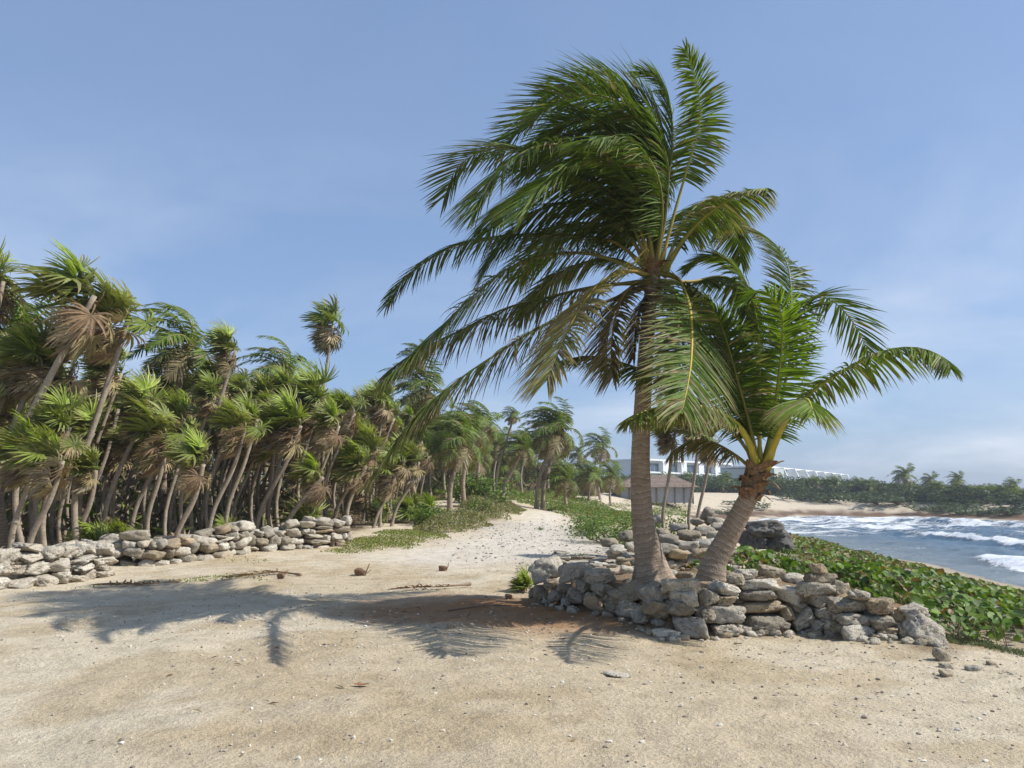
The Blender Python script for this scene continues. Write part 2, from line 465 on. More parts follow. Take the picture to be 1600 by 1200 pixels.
# beach
far = smooth(55, 80, Y)
C = blend(C, far * (1 - smooth(40, 60, D)), (0.60, 0.525, 0.42))
C = blend(C, (1 - smooth(3.2, 4.6, D)) * (1 - far), (0.55, 0.48, 0.39))
# heaps of drift weed along the waterline
wr = (1 - smooth(0.30, 1.0, np.abs(D - 5.5) / 4.2 + (n_b - 0.5) * 1.4)) * smooth(70, 92, Y)
C = blend(C, wr * 0.9, (0.115, 0.06, 0.035))
wr2 = (1 - smooth(0.3, 1.0, np.abs(D - 1.6) / 0.75 + (n_b - 0.5) * 1.2)) * (1 - smooth(60, 80, Y))
C = blend(C, wr2 * 0.9, (0.15, 0.075, 0.04))
wet = (1 - smooth(-0.5, 1.8, D)) * 0.75
C = C * (1 - 0.55 * wet[..., None])
# inland scrub floor far off
C = blend(C, smooth(34, 50, D) * far, (0.12, 0.12, 0.06))

PTH = np.array([hit(u, v)[:2] for u, v in [(560, 872), (740, 832), (815, 806), (850, 796), (880, 796), (900, 815), (900, 840), (985, 862), (840, 880), (700, 890)]])
C = blend(C, smooth(-0.8, 1.5, sdf(X, Y, PTH) + (n_b - 0.5) * 1.6) * 0.75, (0.69, 0.645, 0.585))
C = C * np.array([0.95, 0.915, 0.835])
ny, nx = X.shape
idx = np.arange(nx * ny).reshape(ny, nx)
Fq = np.stack([idx[:-1, :-1], idx[:-1, 1:], idx[1:, 1:], idx[1:, :-1]], -1).reshape(-1, 4)
mg, nt, bs, out = new_mat('sand_ground'); T = NT(nt)
p = T.pos()
c0 = T.attr().outputs['Color']
f1 = T.noise(p, 3.0, 6, 0.62); f2 = T.noise(p, 28.0, 5, 0.65); f3 = T.noise(p, 150.0, 3, 0.6)
vor = T.node('ShaderNodeTexVoronoi'); vor.inputs['Scale'].default_value = 42.0; T.link(p, vor.inputs['Vector'])
grain = T.rng(vor.outputs['Distance'], 0.0, 0.32, 1.0, 0.0)
grain = T.math('MULTIPLY', grain, T.rng(f2, 0.50, 0.60))
c1 = T.mixc(1.0, c0, T.ramp(f1, [(0.30, (0.80, 0.78, 0.76)), (0.5, (1.0, 1.0, 1.0)), (0.72, (1.10, 1.10, 1.12))]), 'MULTIPLY')
c1 = T.mixc(1.0, c1, T.ramp(f2, [(0.30, (0.78, 0.76, 0.74)), (0.5, (1.0, 1.0, 1.0)), (0.70, (1.12, 1.12, 1.13))]), 'MULTIPLY')
c1 = T.mixc(T.math('MULTIPLY', grain, 0.5), c1, (0.66, 0.62, 0.55))
c1 = T.mixc(T.math('MULTIPLY', T.rng(f3, 0.62, 0.74), 0.35), c1, (0.25, 0.20, 0.15))
T.link(c1, bs.inputs['Base Color'])
bs.inputs['Roughness'].default_value = 0.95; bs.inputs['Specular IOR Level'].default_value = 0.08
hh = T.math('ADD', T.math('MULTIPLY', f1, 1.4), T.math('ADD', T.math('MULTIPLY', f2, 0.5), T.math('ADD', T.math('MULTIPLY', f3, 0.16), T.math('MULTIPLY', grain, 0.22))))
T.link(T.bump(hh, 1.0, 0.06), bs.inputs['Normal'])
M['ground'] = mg
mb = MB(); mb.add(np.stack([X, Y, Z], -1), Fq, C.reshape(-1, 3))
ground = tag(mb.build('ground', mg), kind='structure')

# ------------------------------------------------------------------ sea
sx = np.concatenate([np.arange(12, 75, 0.33), np.arange(75, 160, 1.2), grid_axis(161, 1800, 161, 40, 30)])
sy = np.concatenate([grid_axis(-400, 9, 9, 30, 20), np.arange(10, 60, 0.27), np.arange(60, 126, 0.42), grid_axis(127, 1500, 127, 30, 30)])
SX, SY = np.meshgrid(sx, sy)
keep = shore_d(SX, SY) < 6
SD = -shore_d(SX, SY)                                     # distance out from the waterline
wob = (fbm(SX * 0.06, SY * 0.06, 3, 81) - 0.5) * 9 + (fbm(SX * 0.3, SY * 0.3, 3, 82) - 0.5) * 2.2
foam = np.zeros_like(SD); hgt = np.zeros_like(SD)
side = SX * 0.05 + SY * 0.045
for d0, wdt, amp, ht, seed in [(0.6, 1.2, 1.0, 0.10, 1), (5.0, 1.5, 1.0, 0.42, 2), (11.5, 1.5, 0.95, 0.50, 3), (19, 1.9, 0.85, 0.48, 4), (28, 2.3, 0.9, 0.42, 5), (38, 2.8, 0.8, 0.4, 6), (50, 3, 0.55, 0.4, 7)]:
    q = SD + wob * min(1, d0 / 8) - d0
    brk = smooth(0.40, 0.56, fbm(SX * 0.07 + seed * 7, SY * 0.05 + seed * 3, 2, 90 + seed))
    if d0 < 2: brk = 0.5 + 0.5 * brk
    crest = np.exp(-(q / wdt) ** 2)
    hgt += ht * crest * (0.45 + 0.55 * brk)
    # broken water on the shoreward face and a lace of foam behind the crest
    face = np.exp(-((q + 0.55 * wdt) / (0.75 * wdt)) ** 2)
    foam = np.maximum(foam, face * brk * amp)
    foam = np.maximum(foam, 0.62 * brk * smooth(-0.2, 0.4, q / wdt) * np.exp(-np.clip(q, 0, None) / (2.6 * wdt)) * amp)
surf = smooth(42, 78, SY) * (1 - smooth(44, 70, SD))
foam = np.maximum(foam, surf * (0.36 + 0.62 * fbm(SX * 0.12, SY * 0.35, 3, 99)))
foam = np.maximum(foam, 0.50 * (1 - smooth(0, 10, SD)) * fbm(SX * 0.4, SY * 0.4, 3, 97) * 1.2)
foam = np.maximum(foam, 0.55 * smooth(0.50, 0.68, fbm(SX * 0.10, SY * 0.28, 4, 96)))
hgt += (fbm(SX * 0.45, SY * 0.45, 3, 85) - 0.5) * 0.42 + (fbm(SX * 1.7, SY * 1.7, 2, 86) - 0.5) * 0.10
hgt *= smooth(-1.5, 3.0, SD) * 0.9 + 0.1
SZ = SEA_Z + hgt + 0.02
n2, n1 = SX.shape
ii = np.arange(n1 * n2).reshape(n2, n1)
Fs = np.stack([ii[:-1, :-1], ii[:-1, 1:], ii[1:, 1:], ii[1:, :-1]], -1).reshape(-1, 4)
kf = keep.ravel()[Fs].any(1)
mw, nt, bs, out = new_mat('sea_water'); T = NT(nt)
p = T.pos()
fo_ = T.node('ShaderNodeSeparateColor'); T.link(T.attr().outputs['Color'], fo_.inputs[0])
mp = T.node('ShaderNodeMapping'); mp.inputs['Scale'].default_value = (0.38, 1.0, 1.0); T.link(p, mp.inputs[0])
l1 = T.noise(mp.outputs[0], 1.5, 9, 0.72, 1.1); l2 = T.noise(p, 5.5, 5, 0.65, 0.5)
lace = T.math('ADD', T.math('MULTIPLY', l1, 0.75), T.math('MULTIPLY', l2, 0.25))
th = T.math('SUBTRACT', 0.86, T.math('MULTIPLY', fo_.outputs[0], 0.62))
fm = T.math('MULTIPLY', T.math('SUBTRACT', lace, th), 9.0, True)
deep = T.mixc(fo_.outputs[1], (0.05, 0.11, 0.165), (0.17, 0.20, 0.20))
T.link(T.mixc(fm, deep, (0.80, 0.82, 0.83)), bs.inputs['Base Color'])
T.link(T.rng(fm, 0, 1, 0.16, 0.85), bs.inputs['Roughness'])
bs.inputs['IOR'].default_value = 1.33
hw = T.math('ADD', T.noise(mp.outputs[0], 2.2, 6, 0.65), T.math('MULTIPLY', fm, 0.35))
T.link(T.bump(hw, 1.0, 0.30), bs.inputs['Normal'])
M['sea'] = mw
shallow = 1 - smooth(0, 9, SD)
mb = MB(); mb.add(np.stack([SX, SY, SZ], -1), Fs[kf], np.stack([foam, shallow, shallow * 0], -1).reshape(-1, 3))
sea = tag(mb.build('sea', mw), kind='structure')

# ------------------------------------------------------------------ stones
def rock_mesh(seed, sub=3):
    r = np.random.RandomState(seed)
    bm = bmesh.new(); bmesh.ops.create_icosphere(bm, subdivisions=sub, radius=1.0)
    bm.verts.ensure_lookup_table()
    V = np.array([v.co[:] for v in bm.verts]); F = np.array([[v.index for v in f.verts] for f in bm.faces]); bm.free()
    nP = r.randint(6, 12)
    N = nrm(r.normal(size=(nP, 3))); N = np.vstack([N, [[0, 0, 1], [0, 0, -1], [1, 0, .1], [-1, 0, -.1], [0, -1, 0], [0, 1, 0]]])
    N = nrm(N + r.normal(size=N.shape) * 0.12); d = r.uniform(0.62, 1.0, len(N)); d[-6:] = r.uniform(0.66, 0.82, 6)
    pw = r.uniform(16, 40)
    q = np.maximum(V @ N.T, 0) / d
    V = V * (np.sum(q ** pw, 1) ** (-1 / pw))[:, None]
    def n3(P, f, s): return (fbm(P[:, 0] * f + P[:, 2] * f * 0.7 + s, P[:, 1] * f - P[:, 2] * f * 0.6 + s, 3, s % 50) - 0.5)
    V = V * (1 + 0.20 * n3(V, 1.4, seed) + 0.16 * n3(V, 3.6, seed + 9) + 0.09 * n3(V, 9.0, seed + 4))[:, None]
    rd = np.abs(n3(V, 2.6, seed + 21)) * 2; rd2 = np.abs(n3(V, 6.0, seed + 33)) * 2      # creases and broken edges
    V = V * (1 - 0.16 * (1 - smooth(0.0, 0.16, rd)) - 0.07 * (1 - smooth(0.0, 0.14, rd2)))[:, None]
    lo, hi = V.min(0), V.max(0)
    V = (V - (lo + hi) / 2) / ((hi - lo) / 2)
    mb = MB(); mb.add(V, F)
    return mb
ROCKS = {k: [rock_mesh(s * 13 + 5, sub).mesh('stone') for s in range(nv)] for k, sub, nv in (('fine', 4, 16), ('mid', 3, 16), ('low', 2, 10))}
for k in list(ROCKS):
    lst = ROCKS[k]; ROCKS[k] = {}
    for mname in ('stone', 'stone_pale', 'stone_dark'):
        ROCKS[k][mname] = []
        for me in lst:
            m2 = me.copy(); m2.materials.append(M[mname]); ROCKS[k][mname].append(m2)
def stone(c, size, R, mat='stone', lod='mid', parent=None, tilt=0.0, name='stone', yaw=None):
    me = R.choice(ROCKS[lod][mat])
    o = put(name, me, parent)
    o.location = c; o.scale = [q / 2 for q in size]
    o.rotation_euler = (R.uniform(-0.12, 0.12) + R.choice([0, math.pi]), tilt + R.uniform(-0.1, 0.1), (R.uniform(-0.35, 0.35) if yaw is None else yaw + R.uniform(-0.25, 0.25)) + R.choice([0, math.pi]))
    return o
def dry_wall(name, path, height, R, label, mean=(0.46, 0.27), thick=0.5, lod='mid', mats=('stone',), back=True, tops=None):
    """stones laid in rough courses along a foot line; every stone its own piece"""
    w = empty(name, (path[0][0], path[0][1], tz(*path[0])))
    tag(w, label, 'stone wall')
    P = np.asarray(path, float)
    L = np.concatenate([[0], np.cumsum(np.hypot(*np.diff(P, axis=0).T))])
    off = Vector(w.location)
    def pt(s):
        x = np.interp(s, L, P[:, 0]); y = np.interp(s, L, P[:, 1]); e = 0.1
        t = np.array([np.interp(s + e, L, P[:, 0]) - np.interp(s - e, L, P[:, 0]), np.interp(s + e, L, P[:, 1]) - np.interp(s - e, L, P[:, 1])])
        t = t / (np.hypot(*t) + 1e-9); return x, y, t
    for layer in range(2 if back else 1):
        zrow = -0.06
        row = 0
        while zrow < max(height(s) for s in np.linspace(0, L[-1], 20)):
            hrow = mean[1] * R.uniform(0.85, 1.15)
            s = R.uniform(-mean[0], 0.1)
            while s < L[-1]:
                wd = mean[0] * (0.45 + 1.15 * R.random() ** 1.3)
                hs = hrow * R.uniform(0.7, 1.35)
                sc = s + wd / 2
                if sc > L[-1] + 0.1: break
                x, y, t = pt(min(sc, L[-1]))
                top = height(sc)
                if zrow + 0.45 * hrow < top:
                    nn = np.array([-t[1], t[0]])           # away from the camera
                    if nn[1] < 0: nn = -nn
                    inn = (0.12 if layer == 0 else thick) + 0.10 * (zrow / max(top, 0.1)) + R.uniform(-0.06, 0.06)
                    c = (x + nn[0] * inn - off.x, y + nn[1] * inn - off.y, tz(x, y) + zrow + hs / 2 - off.z + R.uniform(-0.03, 0.03))
                    parts = [(c, wd * 1.02, hs)]
                    if wd > mean[0] * 1.1 and R.random() < 0.3:      # two small stones in place of one
                        parts = [((c[0], c[1], c[2] - hs * 0.25), wd * 1.05, hs * 0.55), ((c[0], c[1], c[2] + hs * 0.27), wd * 0.9, hs * 0.5)]
                    for c_, a, b_ in parts:
                        stone(c_, (a, thick * R.uniform(0.8, 1.1), b_ * 1.12), R, R.choice(mats), lod, w, R.uniform(-0.18, 0.18), yaw=math.atan2(t[1], t[0]))
                s += wd
            zrow += hrow; row += 1
    return w

# ring wall, front stones read one by one off the photograph: centre x, y, width, height, tilt, tint
RING_STONES = [
 (854,890,60,40,-6,'p'),(899,893,58,30,8,'p'),(937,900,52,28,0,'s'),(862,913,26,19,0,'s'),(882,920,26,16,0,'s'),(912,914,25,19,0,'s'),(938,920,38,22,15,'s'),
 (845,925,25,23,0,'s'),(870,931,31,19,0,'s'),(900,931,34,30,0,'s'),(924,936,24,22,0,'s'),(885,940,16,14,0,'p'),(936,945,50,28,-32,'s'),
 (980,926,62,32,-12,'s'),(1022,929,50,34,-24,'s'),(985,952,46,30,8,'s'),(1024,950,46,32,-15,'s'),(960,950,26,20,0,'s'),(1004,966,30,18,0,'s'),
 (1062,915,62,27,-5,'s'),(1068,935,48,29,0,'s'),(1103,933,36,29,0,'s'),(1062,951,50,27,12,'s'),(1132,922,46,23,20,'p'),(1128,940,32,18,0,'s'),
 (1125,960,82,33,0,'s'),(1079,978,58,33,8,'s'),(1134,983,50,24,0,'p'),(1043,992,50,21,12,'p'),(1008,985,30,14,0,'s'),(1104,958,26,20,0,'s'),(1160,985,24,18,0,'s'),
 (1184,913,68,22,2,'p'),(1181,931,64,20,0,'s'),(1189,949,72,23,0,'s'),(1199,977,80,34,0,'s'),(1234,930,52,30,8,'p'),(1245,947,32,20,8,'s'),(1226,957,26,27,0,'s'),
 (1252,967,40,33,20,'p'),(1279,978,26,25,0,'s'),(1286,935,46,28,6,'p'),(1324,946,60,28,4,'s'),(1374,947,46,28,6,'s'),(1334,967,54,20,0,'s'),(1373,973,36,26,8,'s'),
 (1401,963,34,26,18,'s'),(1339,991,60,32,4,'p'),(1386,990,44,25,10,'s'),(1415,989,36,40,15,'s'),(1444,988,56,50,28,'s'),(1424,955,42,22,12,'s'),(1302,984,30,20,0,'s'),
 (1342,930,38,18,6,'p'),(1290,958,34,24,0,'s'),(1165,897,30,18,0,'p'),(1205,893,40,18,10,'s'),(1150,905,30,20,0,'s'),(1310,962,24,22,0,'s'),(1462,1010,26,24,0,'s'),(1365,998,24,16,0,'s'),(1256,989,28,14,0,'s'),(1230,990,20,14,0,'s'),
]
R = random.Random(11)
ring_base = hit(1050, 998)
ring = tag(empty('ring_wall', tuple(ring_base)), 'low curved ring of stacked limestone round the feet of the two big palms', 'stone wall')
ru = [q[0] for q in RING_PX]; rv = [q[1] for q in RING_PX]
def ring_y(u, v, back=0.0):
    """depth of the wall face over a foot-line point, leaning back a little"""
    vb = float(np.interp(u, ru, rv)); b = hit(u, vb)
    return b[1] + back + max(0, vb - v) / FPX * b[1] * 0.32
for (u, v, w_, h_, rot, tn) in RING_STONES:
    Yd = ring_y(u, v, 0.13)
    c = at(u, v, Yd); k = Yd / FPX
    stone(tuple(c - ring_base), (w_ * k * 0.96, R.uniform(0.26, 0.42), h_ * k * 0.93), R, 'stone_pale' if tn == 'p' else 'stone', 'fine', ring, math.radians(rot), yaw=0.0)
# the heart of the wall behind its face, and rubble on top of the mound
for i in range(150):
    u = R.uniform(835, 1470); vb = float(np.interp(u, ru, rv)); b = hit(u, vb)
    bk = R.uniform(0.38, 0.62); x, y = b[0], b[1] + bk
    z = tz(x, y); s = R.uniform(0.08, 0.2)
    stone((x - ring_base[0], y - ring_base[1], z + s * 0.12 - ring_base[2]), (s * 1.5, s * 1.2, s * 0.8), R, R.choice(['stone', 'stone', 'stone_pale']), 'mid', ring, R.uniform(-0.3, 0.3))
for i in range(110):
    x = R.uniform(0.5, 5.2); y = R.uniform(9.0, 13.4)
    if sdf(np.array([x]), np.array([y]), MOUND)[0] < 0.15: continue
    s = R.choice([0.07, 0.1, 0.12, 0.16, 0.22])
    stone((x - ring_base[0], y - ring_base[1], tz(x, y) + s * 0.2 - ring_base[2]), (s * 1.4, s * 1.2, s * 0.8), R, R.choice(['stone', 'stone_pale', 'stone']), 'mid', ring, R.uniform(-0.4, 0.4))
# back edge of the ring on the track side
for i in range(34):
    t = i / 33; u = 850 + t * 150 + R.uniform(-10, 10); v = 868 + R.uniform(-4, 22)
    c = g(u, v); s = R.uniform(0.12, 0.3)
    stone((c[0] - ring_base[0], c[1] - ring_base[1], c[2] + s * 0.15 - ring_base[2]), (s * 1.7, s * 1.2, s * 0.42), R, R.choice(['stone', 'stone_pale']), 'mid', ring, R.uniform(-0.15, 0.15))
# small broken stone at the foot of the ring
for i in range(90):
    u = R.uniform(832, 1480); vb = float(np.interp(u, ru, rv)); b = hit(u, vb); x, y = b[0] + R.uniform(-0.05, 0.05), b[1] - R.uniform(-0.08, 0.16)
    s = R.choice([0.03, 0.04, 0.05, 0.07, 0.1])
    stone((x - ring_base[0], y - ring_base[1], tz(x, y) + s * 0.2 - ring_base[2]), (s * 1.5, s * 1.2, s * 0.9), R, R.choice(['stone', 'stone_pale']), 'low', ring, R.uniform(-0.4, 0.4))
# little cairn balanced on the ring's back edge
cairn = None
for j, (u, v, w_, h_, rot) in enumerate([(1272,919,58,18,0),(1282,903,46,17,3),(1278,889,27,15,-4),(1306,919,22,24,15)]):
    Yd = 10.15
    c = at(u, v, Yd); k = Yd / FPX
    if cairn is None:
        cairn = tag(empty('cairn', tuple(c)), 'small cairn of flat grey stones piled behind the ring wall beside the green leaves', 'cairn')
        cb = c
    stone(tuple(c - cb), (w_ * k * 1.1, 0.34 - 0.05 * j, h_ * k * 1.2), R, 'stone', 'fine', cairn, math.radians(rot), yaw=0.0)

# left walls
R = random.Random(23)
a0, a1 = hit(-140, 940), hit(128, 907)
wallA = dry_wall('field_wall', [a0[:2], (a0[:2] + a1[:2]) / 2 + [0, 0.05], a1[:2], a1[:2] + [0.12, 0.9]], lambda s: 0.66 + 0.05 * math.sin(s * 3), R,
    'short pale dry stone wall at the left edge, nearest the camera', (0.46, 0.24), 0.5, 'fine', ('stone_pale',))
pb = [hit(u, v)[:2] for u, v in [(150,884),(240,884),(320,874),(400,862),(480,857),(548,852)]]
wallB = dry_wall('field_wall', pb, lambda s: 0.60 + 0.016 * s + 0.06 * math.sin(s * 2.1) + (0.22 if s > 9.6 else 0), R,
    'long grey dry stone wall in front of the thatch palm grove', (0.42, 0.215), 0.5, 'mid', ('stone', 'stone_pale'))
# rubble wall behind the palms and its dark boulders
R = random.Random(31)
mid_b = hit(1060, 866)
rub = tag(empty('rubble_wall', tuple(mid_b)), 'tumbled grey rubble wall behind the big palms at the head of the beach', 'stone wall')
MID = [(1026,811,18,14,0),(978,838,22,16,0),(1045,845,31,17,0),(1042,857,33,15,0),(1078,838,37,18,0),(1100,829,31,13,0),(1075,853,31,14,0),(1105,850,33,15,0),(1118,839,27,16,0),(1125,826,27,18,0),
 (1105,806,20,24,35),(1122,816,28,14,-10),(1170,838,19,20,0),(952,848,28,13,0),(1010,846,28,15,0),(1000,830,24,14,0),(1060,824,26,12,0),(1020,860,28,14,0),(990,854,24,14,0),(1145,838,26,20,0),(1150,826,22,14,0),(1088,815,18,10,0),(1035,832,24,12,0),(1060,866,26,14,0),(1095,864,28,14,0),(965,858,22,12,0)]
for (u, v, w_, h_, rot) in MID:
    Yd = 18.2 + (866 - v) * 0.05; c = at(u, v, Yd); k = Yd / FPX
    stone(tuple(c - mid_b), (w_ * k * 1.1, R.uniform(0.35, 0.6), h_ * k * 1.15), R, R.choice(['stone', 'stone', 'stone_pale']), 'mid', rub, math.radians(rot), yaw=0)
for i in range(130):
    u = R.uniform(955, 1215); q = R.random(); Yd = 18.0 + R.uniform(0.1, 3.2)
    x = (u - 800) / FPX * Yd
    hgt_ = 0.62 * math.exp(-((Yd - 19.4) / 1.1) ** 2) * (0.6 + 0.4 * math.sin(u * 0.03))
    s = R.uniform(0.15, 0.4)
    stone((x - mid_b[0], Yd - mid_b[1], tz(x, Yd) + hgt_ * R.uniform(0.1, 1) - mid_b[2]), (s * 1.4, s, s * 0.75), R, R.choice(['stone', 'stone_pale']), 'mid', rub, R.uniform(-0.4, 0.4))
for (u, v, w_, h_, lab) in [(1192, 826, 62, 24, 'long dark weathered boulder lying across another at the beach edge'), (1214, 846, 50, 30, 'grey boulder under the dark slab among the shore leaves'), (1176, 845, 30, 26, 'small dark boulder propping the slab beside the leaning palm')]:
    Yd = 17.6; c = at(u, v, Yd); k = Yd / FPX
    o = stone(tuple(c), (w_ * k * 1.05, 0.8, h_ * k * 1.2), R, 'stone_dark', 'fine', None, 0.05, 'boulder', yaw=0)
    tag(o, lab, 'boulder')
# loose stones on the sand by the lower end of the ring wall
LOOSE = [(1472,1022,20,24,40,'pointed grey stone fallen off the low end of the ring wall'),(1521,1044,24,10,0,'flat brown stone on the grey sand right of the ring wall'),(1480,1052,22,9,0,'flat grey stone sunk in the sand below the ring wall'),(1550,1036,16,7,0,'small dark stone on the grey sand nearest the green leaves'),
 (1478,1040,20,8,0,'small buff stone between the pointed stone and the flat one'),(965,1054,42,7,0,'pale flat slab sunk flush in the sand below the palms'),(703,978,13,8,0,'single dark pebble in the shade on the open sand')]
for (u, v, w_, h_, rot, lab) in LOOSE:
    c = g(u, v + h_ * 0.4); k = c[1] / FPX
    o = stone((c[0], c[1], c[2] + h_ * k * 0.25), (w_ * k, w_ * k * 0.75, h_ * k * 1.3), R, 'stone_pale' if 'pale' in lab else 'stone', 'mid', None, math.radians(rot), 'loose_stone', yaw=0)
    tag(o, lab, 'stone')
# grit and pebbles strewn over the sand: nobody could count them
rp = np.random.RandomState(5)
bm = bmesh.new(); bmesh.ops.create_icosphere(bm, subdivisions=1, radius=1.0); bm.verts.ensure_lookup_table()
IV = np.array([v.co[:] for v in bm.verts]); IF = np.array([[v.index for v in f.verts] for f in bm.faces]); bm.free()
def scatter(n, xs, ys, sizes, keepf, cols, name, label, cat):
    x = xs(n); y = ys(n); k = keepf(x, y); x, y = x[k], y[k]; n = len(x)
    z = terrain(x, y); s = sizes(n)
    V = IV[None] * (1 + 0.5 * (rp.rand(n, len(IV), 1) - 0.5)) * (s[:, None, None] * (0.6 + 0.8 * rp.rand(n, 1, 3)) * np.array([1, 1, 0.65]))
    V = V + np.stack([x, y, z + s * 0.18], -1)[:, None]
    F = (IF[None] + (np.arange(n) * len(IV))[:, None, None]).reshape(-1, 3)
    c = np.asarray(cols)[rp.randint(0, len(cols), n)]
    mb = MB(); mb.add(V.reshape(-1, 3), F, np.repeat(c, len(IV), 0))
    return tag(mb.build(name, M['pebble'], smooth_=False), label, cat, kind='stuff')
m, nt, b, out = new_mat('pebbles'); T = NT(nt); T.link(T.attr().outputs['Color'], b.inputs['Base Color']); b.inputs['Roughness'].default_value = 0.9; b.inputs['Specular IOR Level'].default_value = 0.1
M['pebble'] = m
PC = [(0.52,0.46,0.37),(0.60,0.55,0.46),(0.40,0.34,0.26),(0.30,0.26,0.21),(0.56,0.48,0.36),(0.22,0.18,0.14),(0.66,0.62,0.55)]
def wy(n): return 3.6 + 10.5 * rp.rand(n) ** 1.3
def on_sand(x, y): return (sdf(x, y, MOUND) < -0.1) & (np.abs(x) < 0.8 * y + 1.5) & (rp.rand(len(x)) < 0.15 + 1.6 * np.clip(fbm(x * 0.6, y * 0.6, 3, 61) - 0.32, 0, 1) + 0.45 * smooth(-1, 4, x))
scatter(34000, lambda n: (rp.rand(n) - 0.5) * 20, wy, lambda n: 0.0035 + 0.016 * rp.rand(n) ** 5, on_sand, PC, 'pebbles', 'fine grit and pebbles strewn over the open sand', 'pebbles')
def on_grav(x, y): return sdf(x, y, GRAV) > -0.8 - 1.5 * rp.rand(len(x))
scatter(7000, lambda n: rp.uniform(-3, 6, n), lambda n: rp.uniform(15, 50, n), lambda n: 0.010 + 0.038 * rp.rand(n) ** 4, on_grav, PC[2:4] + [(0.3, 0.29, 0.27), (0.24, 0.23, 0.21), (0.42, 0.40, 0.36)], 'gravel', 'grey limestone rubble loose on the track behind the palms', 'gravel')
# ------------------------------------------------------------------ palms
def spline(P, n):
    """Catmull-Rom through the points, n samples evenly spaced"""
    P = np.asarray(P, float)
    Q = np.vstack([2 * P[0] - P[1], P, 2 * P[-1] - P[-2]])
    out = []
    for i in range(1, len(Q) - 2):
        t = np.linspace(0, 1, 16, endpoint=False)[:, None]
        a, b, c, d = Q[i-1], Q[i], Q[i+1], Q[i+2]
        out.append(0.5 * ((2 * b) + (-a + c) * t + (2*a - 5*b + 4*c - d) * t**2 + (-a + 3*b - 3*c + d) * t**3))
    S = np.vstack(out + [P[-1:]])
    L = np.concatenate([[0], np.cumsum(np.linalg.norm(np.diff(S, axis=0), axis=1))])
    q = np.linspace(0, L[-1], n)
    return np.stack([np.interp(q, L, S[:, k]) for k in range(3)], -1), L[-1]

